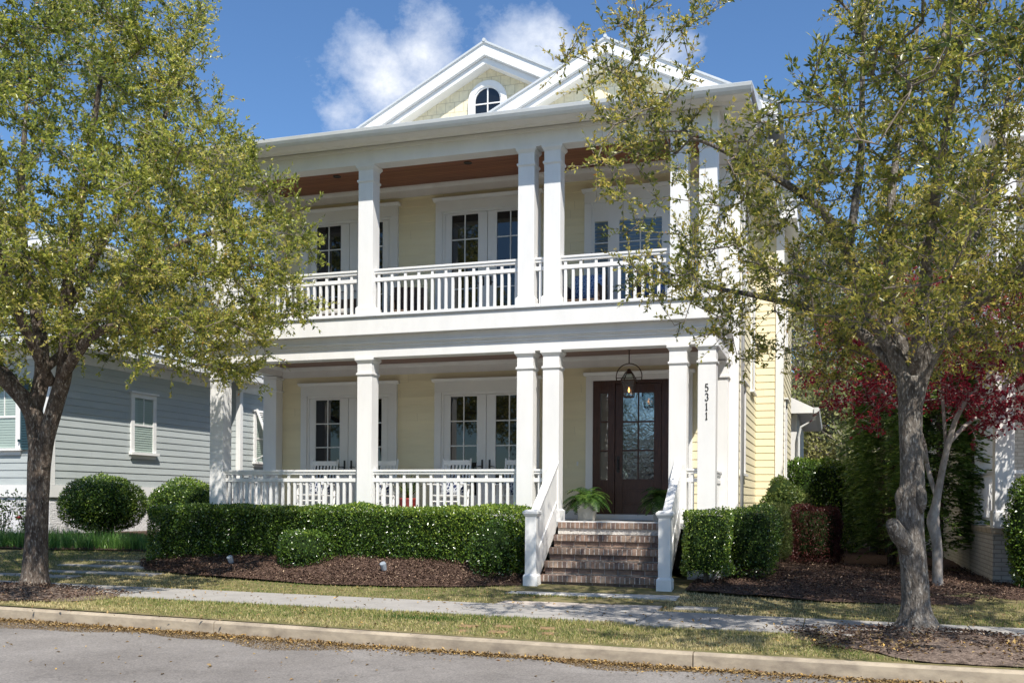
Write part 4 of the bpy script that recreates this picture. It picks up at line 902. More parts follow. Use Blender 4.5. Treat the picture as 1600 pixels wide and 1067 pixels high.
def win_side(par, x, y0, y1, z0, z1, slat=SLATG):
    m = MB(); c = .13
    m.box(x, x+.05, y0, y0+c, z0, z1-.16); m.box(x, x+.05, y1-c, y1, z0, z1-.16); m.box(x, x+.052, y0, y1, z1-.159, z1-.05); m.box(x, x+.10, y0-.05, y1+.05, z1-.0495, z1); m.box(x, x+.12, y0-.05, y1+.05, z0-.07, z0-.001); m.box(x, x+.045, y0, y1, z0-.16, z0-.071)
    zm = (z0+z1-.16)/2; m.box(x+.012, x+.042, y0+c, y1-c, zm-.025, zm+.025); ym = (y0+y1)/2; m.box(x+.012, x+.04, ym-.014, ym+.014, zm+.025, z1-.16)
    o = m.build('window', WHITE, par, bevel=.003)
    p = MB(); p.quad((x+.034, y0+c, z0), (x+.034, y1-c, z0), (x+.034, y1-c, z1-.16), (x+.034, y0+c, z1-.16)); assert Vector((0, 1, 0)).cross(Vector((0, 0, 1))).x > 0; p.build('pane', CGLASS, o)
    p = MB(); z = z0+.01
    while z < z1-.22: p.quad((x+.030, y0+c, z), (x+.030, y1-c, z), (x+.018, y1-c, z+.055), (x+.018, y0+c, z+.055)); z += .06
    p.build('blind', slat, o); return o
win_side(bh, BX, 21.0, 21.98, 2.50, 4.05)
win_side(bh, -16.6, 26.0, 27.5, 2.45, 4.0)
# bahama shutter propped open
m = MB(); y0, y1 = 25.98, 27.52; tx, tz, bx_, bz = -16.50, 4.0, -15.95, 2.65
def sp_(t, off=0): return (tx+(bx_-tx)*t+off, tz+(bz-tz)*t)
for ya, yb in ((y0, y0+.07), (y1-.07, y1)): a = sp_(0); b = sp_(1); m.faces([(a[0], ya, a[1]), (a[0], yb, a[1]), (b[0], yb, b[1]), (b[0], ya, b[1]), (a[0]+.04, ya, a[1]+.02), (a[0]+.04, yb, a[1]+.02), (b[0]+.04, yb, b[1]+.02), (b[0]+.04, ya, b[1]+.02)], [(0, 1, 2, 3), (7, 6, 5, 4), (0, 4, 5, 1), (1, 5, 6, 2), (2, 6, 7, 3), (3, 7, 4, 0)])
for k in range(21):
    t = .03+k*.046; a = sp_(t); b = sp_(t+.03); m.faces([(a[0]+.0, y0+.07, a[1]), (a[0]+.0, y1-.07, a[1]), (b[0]+.045, y1-.07, b[1]+.01), (b[0]+.045, y0+.07, b[1]+.01)], [(0, 1, 2, 3)])
m.tube([(-16.55, y0+.05, 2.5), (-15.97, y0+.05, 2.75)], .015, 6); m.build('bahama_shutter', WHITE, bh)

# ------------------------------------------------------------ white brick house on the right
wh = thing('brick_house', 'white painted brick house with columned porch at the right edge', 'house', (5, 19, .1))
w = MB(); w.box(2.36, 12, 19.5, 33, 0, 7.2); w.extr([(2.36, 7.21), (12, 7.21), (7.2, 11.6)], 'y', 19.5, 33); w.build('wall', WBRICK, wh)
w = MB(); w.box(2.33, 12, 16.75, 19.49, 0, .87); w.build('porch_base', GBRICK, wh)
w = MB(); w.box(2.30, 12, 16.71, 19.48, .871, .955); w.build('porch_coping', KERB, wh, bevel=.01)
for x in (2.50, 6.6):
    m = MB(); m.box(x-.135, x+.135, 16.83, 17.10, 1.22, 6.9); m.taper(x, 16.965, .32, .956, .32, 1.20); m.taper(x, 16.965, .32, 1.20, .275, 1.23); m.build('column', WHITE, wh, bevel=.004)
m = MB(); m.box(2.37, 2.72, 19.2, 19.498, .957, 6.9); m.build('pilaster', WHITE, wh, bevel=.004)
m = MB(); m.box(2.45, 2.53, 17.11, 19.19, 1.80, 1.85); m.box(2.46, 2.52, 17.11, 19.19, 1.06, 1.10)
for k in range(16): m.box(2.47, 2.51, 17.2+k*.125, 17.24+k*.125, 1.10, 1.80)
m.build('side_railing', WHITE, wh)
m = MB(); m.box(2.64, 6.46, 16.93, 17.01, 1.80, 1.85); m.box(2.64, 6.46, 16.94, 17.0, 1.60, 1.64); m.box(2.64, 6.46, 16.94, 17.0, 1.06, 1.10)
for k in range(30): m.box(2.72+k*.125, 2.76+k*.125, 16.95, 16.99, 1.10, 1.60)
m.build('railing', WHITE, wh)
m = MB(); m.box(2.30, 12, 16.76, 19.488, 3.95, 4.40); m.build('porch_shade_slab', WHITE, wh, bevel=.01)  # added slab, hidden behind the maple, that keeps sun out of the porch
m = MB(); m.box(2.25, 12, 16.70, 19.49, 6.9, 7.35); m.build('porch_entablature', WHITE, wh, bevel=.01)
m = MB(); s = (11.6-7.21)/(7.2-2.36)
for sg in (-1, 1):
    p = [(7.2, 19.1, 11.75), (7.2+sg*5.3, 19.1, 11.75-s*5.3), (7.2+sg*5.3, 19.1, 11.55-s*5.3), (7.2, 19.1, 11.5)]; q = [(a, 33.4, c) for a, b, c in p]
    f = [(0, 1, 2, 3), (7, 6, 5, 4), (0, 4, 5, 1), (3, 2, 6, 7), (1, 5, 6, 2)]; m.faces(p+q, f if sg > 0 else [t[::-1] for t in f])
m.build('roof', WHITE, wh)
for (x0, z0) in ((3.6, 4.3), (5.4, 4.3), (3.6, 1.5), (5.4, 1.5)): win_front(wh, x0, x0+1.0, z0, z0+1.9, 19.5)

# ------------------------------------------------------------ house across the street, seen only in the window glass
ah = thing('opposite_house', 'pale house across the street, mirrored in the entry door glass', 'house', (-4, -16, -.1))
w = MB(); w.box(-11, 2, -24, -16, -.3, 3.3); w.build('wall', WBRICK, ah)
w = MB(); w.extr([(-24.6, 3.31), (-15.4, 3.31), (-20, 5.4)], 'x', -11.6, 2.6); w.build('roof', UTIL, ah)
for x0 in (-9.5, -6.5, -3.5, -.5):
    for z0 in (.9,):
        m = MB(); m.box(x0-.06, x0+1.06, -15.998, -15.94, z0-.06, z0+1.66); o = m.build('window', WHITE, ah)
        m = MB(); m.quad((x0+1, -15.93, z0), (x0, -15.93, z0), (x0, -15.93, z0+1.6), (x0+1, -15.93, z0+1.6)); m.build('pane', GLASS, o)

# ------------------------------------------------------------ trees
class Skel:
    def __init__(s): s.p = []; s.par = []; s.r = []; s.d = []
    def add(s, p, par, r=0):
        p = np.array(p, float); s.p.append(p); s.par.append(par); s.r.append(r)
        s.d.append(nrm(p-s.p[par]) if par >= 0 else np.array([0, 0, 1.])); return len(s.p)-1
    def limb(s, pts, radii, par=-1, sub=5):
        pts = [np.array(q, float) for q in pts]; out = []
        last = par
        for i in range(len(pts)):
            if i == 0:
                if par < 0: last = s.add(pts[0], -1, radii[0]); out.append(last)
                else: last = s.add(pts[0], par, radii[0]); out.append(last)
                continue
            n = max(1, int(np.linalg.norm(pts[i]-pts[i-1])/.25))
            for k in range(1, n+1):
                t = k/n; q = pts[i-1]*(1-t)+pts[i]*t+rng.randn(3)*.012
                last = s.add(q, last, radii[i-1]*(1-t)+radii[i]*t); out.append(last)
        return out
    def nearest(s, q): return int(np.argmin(np.linalg.norm(np.array(s.p)-q, axis=1)))
def limb_smooth(pts, k=4):
    pts = [np.array(p, float) for p in pts]; out = []; n = len(pts)
    for i in range(n-1):
        p0, p1, p2, p3 = pts[max(0, i-1)], pts[i], pts[i+1], pts[min(n-1, i+2)]
        for j in range(k):
            t = j/k; out.append(.5*((2*p1)+(p2-p0)*t+(2*p0-5*p1+4*p2-p3)*t*t+(3*p1-p0-3*p2+p3)*t**3))
    out.append(pts[-1]); return out
def interp_r(r, k=4):
    out = []
    for i in range(len(r)-1): out += [r[i]+(r[i+1]-r[i])*j/k for j in range(k)]
    return out+[r[-1]]
def grow(sk, targets, rs, step=.28, bend=.35, minlen=0):
    P = np.zeros((len(sk.p)+len(targets)*30, 3)); P[:len(sk.p)] = sk.p; n = len(sk.p); ok = np.ones(len(P), bool)
    c = np.array(sk.p).mean(0); d0 = np.array([np.min(np.linalg.norm(P[:n]-t, axis=1)) for t in targets])
    ends = []
    for i in np.argsort(d0):
        t = targets[i]; d = np.linalg.norm(P[:n]-t, axis=1); cost = d+.35*np.maximum(0, P[:n, 2]-t[2])
        j = int(np.argmin(cost)); L = d[j]
        if L < .12: continue
        m = max(1, int(math.ceil(L/step))); a = sk.p[j]; ctrl = a+sk.d[j]*L*bend+np.array([0, 0, .06*L]); last = j
        for k in range(1, m+1):
            u = k/m; q = a*(1-u)**2+ctrl*2*u*(1-u)+t*u*u+rs.randn(3)*.03*(u < 1)
            last = sk.add(q, last); P[n] = q; n += 1
        ends.append(last)
    return ends
def finish_radii(sk, tip=.0045, ex=2.35):
    n = len(sk.p); acc = np.zeros(n); ch = np.zeros(n, int)
    for i in range(n):
        if sk.par[i] >= 0: ch[sk.par[i]] += 1
    r = np.zeros(n)
    for i in range(n-1, -1, -1):
        a = acc[i] if ch[i] else tip**ex
        r[i] = a**(1/ex); 
        if sk.par[i] >= 0: acc[sk.par[i]] += a
    f = np.array(sk.r); r = np.where(f > 0, np.maximum(f, 0), np.minimum(r, .05)); return r, ch
def build_tree(name, label, group, loc, trunk_tubes, limbs, targets, leafmat, barkmat, twigmat, seed, leaf=(.045, .07), wr=.38, twl=(.22, .5), ntw=2, nl=20, trunk_seg=16, tipr=.0045, twig_r=.02, newgrowth=.5, twkeep=1.0, updir=.25, catkin=.0, droop=0., tn=.045, cat='tree', jitter=.9, gap=None):
    rs = np.random.RandomState(seed)
    root = thing(name, label, cat, loc, group)
    sk = Skel(); tm = MB()
    for pts, rad in trunk_tubes:
        sp = limb_smooth(pts); rr = interp_r(rad); tm.tube(sp, rr, trunk_seg, noise=tn, seed=seed+len(sp))
        par = -1 if not sk.p else sk.nearest(sp[0])
        last = par
        for q, r_ in zip(sp, rr): last = sk.add(q, last, r_)
    trunk = tm.build('trunk', barkmat, root, smooth=True)
    lm = MB()
    for pts, rad in limbs:
        sp = limb_smooth(pts); rr = interp_r(rad); lm.tube(sp, rr, 10, noise=tn*1.2, seed=seed+len(sp)*3)
        last = sk.nearest(sp[0])
        for q, r_ in zip(sp[1:], rr[1:]): last = sk.add(q, last, r_)
    if lm.v: lm.build('limb', barkmat, root, smooth=True)
    n0 = len(sk.p); grow(sk, targets, rs)
    r, ch = finish_radii(sk, tipr)
    Pn = np.array(sk.p); par = np.array(sk.par); D = np.array(sk.d)
    idx = np.arange(n0, len(Pn)); pa = par[idx]
    rb = np.minimum(r[pa], r[idx]*1.35); big = r[idx] > .012
    Vs = []; Fs = []; off = 0
    for msk, ns in ((big, 6), (~big, 4)):
        if msk.any():
            V, F = frusta(Pn[pa[msk]], Pn[idx[msk]], rb[msk], r[idx][msk], ns); Vs.append(V); Fs.append(F+off); off += len(V)
    # twigs
    cand = idx[(r[idx] < twig_r)]; cand = np.repeat(cand, ntw); cand = cand[rs.rand(len(cand)) < twkeep]
    m = len(cand); t0 = rs.rand(m)[:, None]; A = Pn[par[cand]]*(1-t0)+Pn[cand]*t0
    dirn = nrm(D[cand]*.7+rs.randn(m, 3)*jitter*.75+np.array([0, 0, updir])); L = rs.uniform(*twl, m)[:, None]
    B = A+dirn*L*.5; C = A+dirn*L+np.array([0, 0, 1.])*(rs.rand(m, 1)*.12-.02-droop)*L+rs.randn(m, 3)*.02
    if gap is not None:
        k_ = gap(C); A, B, C, L, dirn = A[k_], B[k_], C[k_], L[k_], dirn[k_]; m = len(A)
    for (a, b, ra, rb_) in ((A, B, .0035, .0026), (B, C, .0026, .0014)):
        V, F = frusta(a, b, np.full(m, ra), np.full(m, rb_), 3); F = np.concatenate([F]) + off; Vs.append(V); Fs.append(F); off += len(V)
    np_mesh('branches', np.concatenate(Vs), np.concatenate(Fs), twigmat, root, smooth=True)
    k = nl; tt = np.clip(rs.rand(m, k)**.8, .04, 1)[:, :, None]
    Q = A[:, None]*(1-tt)**2+B[:, None]*2*tt*(1-tt)+C[:, None]*tt**2
    clump = snoise(A, 1.6, seed+5)[:, None]
    lt = np.clip((.30+newgrowth*tt[:, :, 0]**1.6*(.55+.45*clump)+.22*rs.rand(m, k))*(.75+.5*rs.rand(m, 1)), 0, .90)
    lt = np.where(rs.rand(m, k) < .22, lt*.35, lt)
    orange = rs.rand(m, k) < .008; lt = np.where(orange, 1., lt)
    Q = Q.reshape(-1, 3)+rs.randn(m*k, 3)*.004; ld = nrm(np.repeat(dirn, k, 0)*.8+rs.randn(m*k, 3)*.75+np.array([0, 0, .12]))
    sz = rs.uniform(*leaf, m*k)*(1-.35*np.clip((lt.ravel()-.6)*2.2, 0, 1))
    V, F, T = leaves(Q, ld, sz, wr, rs, lt.ravel())
    print(name, 'twigs', m, 'leaves', m*k)
    np_mesh('crown', V, F, leafmat, root, T)
    return root
def crown_targets(n, fn, bounds, seed, clump=.15, fr=1.3):
    rs = np.random.RandomState(seed); out = []
    lo, hi = np.array(bounds[0]), np.array(bounds[1])
    while len(out) < n:
        P = lo+(hi-lo)*rs.rand(4000, 3); k = fn(P) & (snoise(P, fr, seed) > -1.6+clump*4); out += list(P[k])
    return np.array(out[:n])
VR = np.array([math.cos(TH), math.sin(TH)])
def radial(P, c): return np.hypot(P[:, 0]-c[0], P[:, 1]-c[1])
# left oak
def fnL(P):
    lat = (P[:, 0]-TL[0]); dep = P[:, 1]-TL[1]; z = P[:, 2]
    right = np.interp(z, [2.3, 2.9, 3.5, 4.6, 5.6, 6.2, 7.2, 9, 10.5], [2.8, 3.6, 4.0, 4.4, 4.2, 3.3, 2.8, 2.6, .6])
    left = np.interp(z, [2.6, 3.5, 5, 8, 10.5], [2.4, 4.2, 4.6, 3.8, .6])
    ext = np.where(lat > 0, right, left); dz = np.where(dep > 0, np.minimum(ext, 3.2), np.minimum(ext*1.1, 4.2))
    rr = (lat/ext)**2+(dep/dz)**2
    floor_ = 3.60-.50*np.clip(lat-.9, 0, 1.7)+.5*np.clip(lat-3.1, 0, 2)-.25*np.clip(-lat-1.5, 0, 1)+.3*snoise(P, 1.1, 77)
    return (rr < 1) & (z > floor_) & (rr > .02)
tL = crown_targets(1450, fnL, ((-16.2, 7.8, 2.2), (-7.0, 15.2, 10.5)), 21, .17)
build_tree('oak_tree', 'dense live oak with forked dark trunk on the verge at the left', 'street oaks', (TL[0], TL[1], 0),
    [([(-11.22, 11.8, -.10), (-11.23, 11.8, .02), (-11.22, 11.8, .2), (-11.2, 11.8, .7), (-11.17, 11.8, 1.3), (-11.15, 11.8, 1.85), (-11.13, 11.8, 2.2)], [.40, .25, .185, .157, .150, .160, .165]),
     ([(-11.15, 11.8, 1.75), (-11.20, 11.8, 2.2), (-11.27, 11.78, 2.6), (-11.456, 11.6, 2.94), (-11.744, 11.3, 3.35), (-12.37, 11.0, 4.1), (-13.0, 10.7, 5.0)], [.13, .135, .14, .115, .10, .075, .04]),
     ([(-11.10, 11.8, 1.75), (-11.03, 11.8, 2.2), (-10.86, 11.8, 2.7), (-10.72, 11.8, 3.1), (-10.58, 11.7, 3.6), (-10.40, 11.5, 4.3), (-9.9, 11.2, 5.4), (-9.5, 11.1, 7.0)], [.115, .12, .115, .11, .10, .08, .055, .03])],
    [([(-11.28, 11.78, 2.5), (-11.205, 11.9, 3.2), (-11.5, 12.1, 4.1), (-12.1, 12.4, 5.6), (-12.2, 12.6, 7.7)], [.12, .105, .09, .06, .025]),
     ([(-10.7, 11.75, 3.1), (-9.95, 11.5, 3.62), (-9.1, 11.2, 3.65), (-8.4, 11.0, 3.5)], [.085, .07, .05, .03]),
     ([(-10.6, 11.7, 3.5), (-9.8, 11.9, 4.4), (-8.9, 12.1, 5.0), (-8.2, 12.1, 5.1)], [.08, .06, .04, .022]),
     ([(-10.5, 11.6, 4.0), (-9.95, 11.9, 5.3), (-9.4, 12.2, 6.6), (-9.2, 12.4, 8.0)], [.07, .05, .035, .02]),
     ([(-11.35, 11.7, 2.75), (-11.9, 12.0, 3.15), (-12.6, 12.4, 3.5), (-13.5, 12.8, 4.3)], [.09, .075, .05, .025]),
     ([(-10.9, 11.75, 3.0), (-10.7, 10.9, 3.9), (-10.4, 10.0, 5.2), (-10.2, 9.4, 6.6)], [.08, .06, .04, .02]),
     ([(-11.2, 11.9, 3.2), (-10.9, 12.9, 4.3), (-10.6, 13.7, 5.8)], [.07, .05, .025])],
    tL, LEAF_OAK, BARK, TWIG, 31, leaf=(.046, .076), wr=.42, ntw=6, nl=23, newgrowth=.92, twl=(.2, .46), twig_r=.022)
# right oak
def fnR(P):
    lat = P[:, 0]-TR[0]; dep = P[:, 1]-TR[1]; z = P[:, 2]
    left = np.interp(z, [2.9, 3.2, 3.7, 4.6, 5.6, 6.6, 7.3, 8.6], [1.7, 2.5, 3.1, 3.9, 4.0, 3.5, 2.4, .5])
    right = np.interp(z, [2.9, 3.6, 5, 7.5, 9], [2.4, 3.6, 4.0, 3.0, .6])
    ext = np.where(lat < 0, left, right); dz = np.where(dep > 0, np.minimum(ext, 3.4), np.minimum(ext*1.25, 4.3))
    rr = (lat/ext)**2+(dep/dz)**2
    # open pocket of sky in the upper left of the crown
    pocket = ((lat+1.55)/.75)**2+((z-6.2-.2*dep)/.85)**2 < 1
    pocket2 = ((lat+1.25)/.30)**2+((z-3.75)/.55)**2+0*dep < 1
    low = (np.hypot(lat, dep) < 1.5) & (z > 2.75) & (z < 3.3)
    thin = (lat < -1.7) & (snoise(P, 3.1, 63) > .15)
    hi_back = (z > 6.0) & (dep > 3.6-(z-6.0)*1.5-1.6)
    ts = (15.8-P[:, 1])/1.33; xs_ = P[:, 0]-ts; zs_ = z-2.13*ts; lit = (xs_ > -2.75) & (xs_ < -1.45) & (zs_ > .9) & (zs_ < 4.0)
    t2 = (15.0-P[:, 1])/1.33; lit2 = (P[:, 0]-t2 > -2.4) & (P[:, 0]-t2 < -.6) & (z-2.13*t2 > .0) & (z-2.13*t2 < 1.35) & (snoise(P, 2.1, 91) < .6)
    return ~lit & ~lit2 & ~thin & (rr < 1) & ((z > 3.0+.25*snoise(P, 1.3, 5)) | low) & ~pocket & ~pocket2 & (rr > .02) & ~hi_back
tX = crown_targets(150, lambda P: (np.hypot(P[:, 0]-TR[0], P[:, 1]-TR[1]+.3) < 1.7) & (np.hypot(P[:, 0]-TR[0], P[:, 1]-TR[1]) > .25) & (P[:, 2] > 2.95+.2*np.abs(P[:, 0]-TR[0])) & (P[:, 2] < 4.1), ((-1, 9.5, 2.8), (2.8, 13.3, 4.2)), 9, .2)
tU = crown_targets(190, lambda P: fnR(P) & (P[:, 2] > 4.4) & (P[:, 0] > TR[0]+.2), ((.9, 7.6, 4.4), (4.2, 15.1, 8.6)), 71, .2)
tR = crown_targets(960, fnR, ((-3.2, 7.2, 2.7), (5.0, 15.1, 9)), 44, .24, 1.7)
build_tree('oak_tree', 'sparser live oak with pale trunk and a sawn burl on the verge at the right', 'street oaks', (TR[0], TR[1], 0),
    [([(.87, 11.62, -.10), (.87, 11.62, .03), (.865, 11.62, .12), (.86, 11.62, .26), (.84, 11.62, .6), (.80, 11.62, 1.05), (.80, 11.62, 1.35), (.82, 11.62, 1.55), (.80, 11.62, 1.9), (.79, 11.62, 2.35), (.79, 11.62, 2.7)], [.36, .225, .178, .150, .142, .145, .145, .130, .116, .122, .14]),
     ([(.80, 11.62, 2.3), (.72, 11.6, 2.75), (.405, 11.5, 3.34), (.134, 11.3, 4.02), (-.164, 11.2, 4.5), (-.69, 11.0, 4.86), (-1.29, 10.9, 5.2)], [.09, .088, .072, .058, .046, .034, .02]),
     ([(.82, 11.62, 2.35), (.95, 11.55, 2.85), (1.307, 11.3, 3.35), (1.78, 10.9, 3.65), (2.25, 10.5, 4.0), (3.2, 10.1, 4.7)], [.09, .09, .078, .062, .045, .022])],
    [([(.134, 11.3, 4.022), (.263, 11.5, 5.076), (.274, 11.6, 5.88), (.303, 11.7, 6.9)], [.048, .04, .03, .018]),
     ([(.78, 11.62, 2.65), (.641, 11.9, 3.52), (.584, 12.2, 4.32), (.735, 12.7, 5.9), (.94, 12.9, 7.1)], [.085, .07, .05, .034, .018]),
     ([(.86, 11.6, 2.7), (1.343, 12.2, 3.9), (1.713, 12.8, 4.98), (1.99, 13.1, 6.4)], [.078, .06, .042, .022]),
     ([(.70, 11.62, 2.75), (.18, 11.9, 3.35), (-.313, 12.1, 3.6), (-.912, 12.3, 3.82), (-1.6, 12.4, 4.0)], [.075, .06, .048, .035, .018]),
     ([(.83, 11.6, 2.75), (.9, 10.9, 3.84), (.958, 10.3, 4.6), (1.08, 9.9, 5.4)], [.08, .06, .045, .025])],
    np.concatenate([tR, tX, tU]), LEAF_OAK2, BARK2, TWIG, 57, leaf=(.044, .070), wr=.40, ntw=5, nl=20, newgrowth=.95, twl=(.18, .42), twig_r=.020, twkeep=.88, gap=lambda C: ~((C[:, 0]-(15.8-C[:, 1])/1.33 > -2.62) & (C[:, 0]-(15.8-C[:, 1])/1.33 < -1.55) & (C[:, 2]-2.13*(15.8-C[:, 1])/1.33 > 1.0) & (C[:, 2]-2.13*(15.8-C[:, 1])/1.33 < 3.9)))
# burl and sawn stub on the right trunk
oakR = [o for o in COL.objects if o.name.startswith('oak_tree')][1]
m = MB(); m.tube(limb_smooth([(.84, 11.60, .78), (.76, 11.52, .88), (.665, 11.44, 1.0), (.60, 11.38, 1.12)]), interp_r([.085, .10, .092, .068]), 14, noise=.06, seed=4); m.tube(limb_smooth([(.60, 11.382, 1.118), (.592, 11.372, 1.135)]), .058, 14, seed=8)
m.tube(limb_smooth([(.75, 11.60, 1.22), (.70, 11.58, 1.33), (.69, 11.56, 1.42), (.72, 11.58, 1.52)]), interp_r([.05, .058, .055, .03]), 12, noise=.08, seed=6)
m.tube(limb_smooth([(.88, 11.56, 1.22), (.905, 11.49, 1.34), (.90, 11.49, 1.44), (.87, 11.54, 1.56)]), interp_r([.04, .050, .048, .028]), 12, noise=.08, seed=9)
m.build('burl', BARK2, oakR, smooth=True)
# red maple
def fnM(P):
    lat = P[:, 0]-1.35; dep = P[:, 1]-16.2; z = P[:, 2]
    ext = np.interp(z, [2.2, 2.8, 3.4, 4.2, 4.9], [.8, 1.9, 2.4, 2.1, .8]); 
    lay = np.sin(z*9+lat*1.5+2*snoise(P, .9, 3)) > -.4
    under = (np.abs(lat+.1) < .55) & (z < 2.9)
    ext = np.where(lat < 0, ext*.78, ext*1.05)
    return (lat**2+(dep*1.3)**2 < ext**2) & lay & ~under
tM = crown_targets(800, fnM, ((-1.2, 14.0, 2.2), (4.0, 18.4, 5.1)), 12, .10)
build_tree('red_maple', 'slender red-leaved maple with pale smooth trunk beside the right oak', None, (1.5, 16.2, .1),
    [([(1.51, 16.2, .0), (1.50, 16.2, .2), (1.489, 16.2, .7), (1.434, 16.2, 1.05), (1.46, 16.2, 1.25), (1.502, 16.2, 1.5), (1.612, 16.1, 2.153), (1.773, 16.0, 2.7), (2.10, 15.9, 3.15), (2.57, 15.7, 3.54)], [.10, .075, .070, .092, .068, .055, .044, .034, .024, .012])],
    [([(1.485, 16.2, 1.4), (1.36, 16.3, 1.87), (1.28, 16.4, 2.37), (.91, 16.4, 3.06), (.25, 16.3, 3.57)], [.038, .034, .028, .020, .010]),
     ([(1.6, 16.1, 2.1), (1.537, 16.3, 3.13), (1.37, 16.5, 3.95)], [.028, .022, .010]),
     ([(1.35, 16.3, 1.95), (1.1, 16.1, 2.5), (.7, 15.9, 3.0), (.1, 15.8, 3.2)], [.032, .028, .02, .01]),
     ([(1.65, 16.1, 2.25), (2.0, 16.4, 2.6), (2.6, 16.7, 2.9)], [.035, .028, .012])],
    tM, LEAF_RED, BARKM, BARKM, 5, leaf=(.045, .075), wr=.55, ntw=3, nl=13, newgrowth=.6, twl=(.15, .35), tipr=.003, updir=.0, droop=.05)

# ------------------------------------------------------------ clipped hedges and shrubs
def shrub(name, label, cat, group, loc, kind, dims, n, mt, seed, leaf=(.03, .048), wr=.55, depth=.10, core=.86, stems=None, rough=.06, rot=0, tbase=.25, tvar=.6, open_=0.):
    """kind 'box' or 'ball'; loc = centre of the foot; dims = half x, half y, height, z of the foliage foot"""
    rs = np.random.RandomState(seed); root = thing(name, label, cat, loc, group)
    hx, hy, H, zf = dims; cx, cy, cz = loc
    U = nrm(rs.randn(int(n*1.6), 3)); 
    hz = (H-zf)/2
    if kind == 'box':
        # superellipsoid-like rounded box: area-weighted sampling of box faces pulled onto a rounded form
        areas = np.array([hy*hz, hy*hz, hx*hz, hx*hz, hx*hy, hx*hy*.35]); f = rs.choice(6, int(n*1.05), p=areas/areas.sum()); q = rs.rand(len(f), 3)*2-1
        P = q*[hx, hy, hz]; nn = np.zeros_like(P)
        for k, (ax, sg) in enumerate(((0, 1), (0, -1), (1, 1), (1, -1), (2, 1), (2, -1))): s_ = f == k; P[s_, ax] = sg*[hx, hy, hz][ax]; nn[s_, ax] = sg
        rad = min(hx, hy, hz)*.32; inner = np.clip(P, -np.array([hx, hy, hz])+rad, np.array([hx, hy, hz])-rad); dv = P-inner; L = np.linalg.norm(dv, axis=1, keepdims=True); nn = np.where(L > 1e-6, dv/np.maximum(L, 1e-6), nn); P = inner+nn*rad
    else:
        nn = U[:n]; P = nn*[hx, hy, hz]; nn = nrm(nn/[hx, hy, hz])
        if kind == 'ball': P[:, :2] *= (1+.0*P[:, 2:3])
    W3 = P+[cx, cy, 0]; bump = rough*snoise(W3, 3.2, seed)+rough*.7*snoise(W3, 9, seed+1)
    if open_:
        keep = snoise(W3, 4.5, seed+9) > -1.7+open_*3; P, nn, bump, W3 = P[keep], nn[keep], bump[keep], W3[keep]
    dp = -np.abs(rs.exponential(depth*.6, len(P)))+depth*.25; dp = np.maximum(dp, -min(hx, hy, hz)*.7)
    stray = rs.rand(len(P)) < .012; dp = np.where(stray, rs.rand(len(P))*.07, dp); dp = dp-np.maximum(0, snoise(W3, 5.5, seed+7)-.9)*.10
    P = P+nn*(bump+dp)[:, None]; P[:, 2] += zf+hz; P += [cx, cy, 0]; gz = cz
    P[:, 2] += gz
    kz = P[:, 2] > gz+.02; P, nn = P[kz], nn[kz]; m = len(P)
    ld = nrm(nn*.55+rs.randn(m, 3)*.8+np.array([0, 0, .35]))
    topness = np.clip((P[:, 2]-(gz+H-.16))/.16, 0, 1)  # top leaves get a paler tint, sunlight put into the colour
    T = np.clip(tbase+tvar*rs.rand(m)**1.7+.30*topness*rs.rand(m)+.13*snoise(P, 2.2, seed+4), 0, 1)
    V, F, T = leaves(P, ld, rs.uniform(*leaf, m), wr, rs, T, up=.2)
    np_mesh('foliage', V, F, mt, root, T)
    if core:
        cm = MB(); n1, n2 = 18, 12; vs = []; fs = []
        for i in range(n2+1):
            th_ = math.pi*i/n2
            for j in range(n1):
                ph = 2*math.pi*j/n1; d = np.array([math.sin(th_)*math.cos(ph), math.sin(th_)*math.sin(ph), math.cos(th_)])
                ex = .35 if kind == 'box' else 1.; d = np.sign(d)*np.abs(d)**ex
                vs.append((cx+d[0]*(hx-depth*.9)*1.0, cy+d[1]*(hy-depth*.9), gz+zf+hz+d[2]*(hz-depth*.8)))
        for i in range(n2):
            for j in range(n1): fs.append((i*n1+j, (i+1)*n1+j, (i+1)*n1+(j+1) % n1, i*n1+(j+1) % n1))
        cm.faces(vs, fs); cm.build('dark_core', CORE, root, smooth=True)  # solid dark filler behind the leaves, inner shade put into its colour
    if stems:
        sm_ = MB()
        for k in range(stems[0]):
            a = rs.rand()*6.28; b = (cx+math.cos(a)*.06, cy+math.sin(a)*.05, gz-.05); e = (cx+math.cos(a)*hx*.55*rs.rand(), cy+math.sin(a)*hy*.5*rs.rand(), gz+zf+hz*.8)
            mid = tuple((p+q)/2+rs.randn()*.02 for p, q in zip(b, e)); sm_.tube([b, mid, e], [stems[1], stems[1]*.8, stems[1]*.5], 6)
        sm_.build('stems', TWIG, root, smooth=True)
    return root
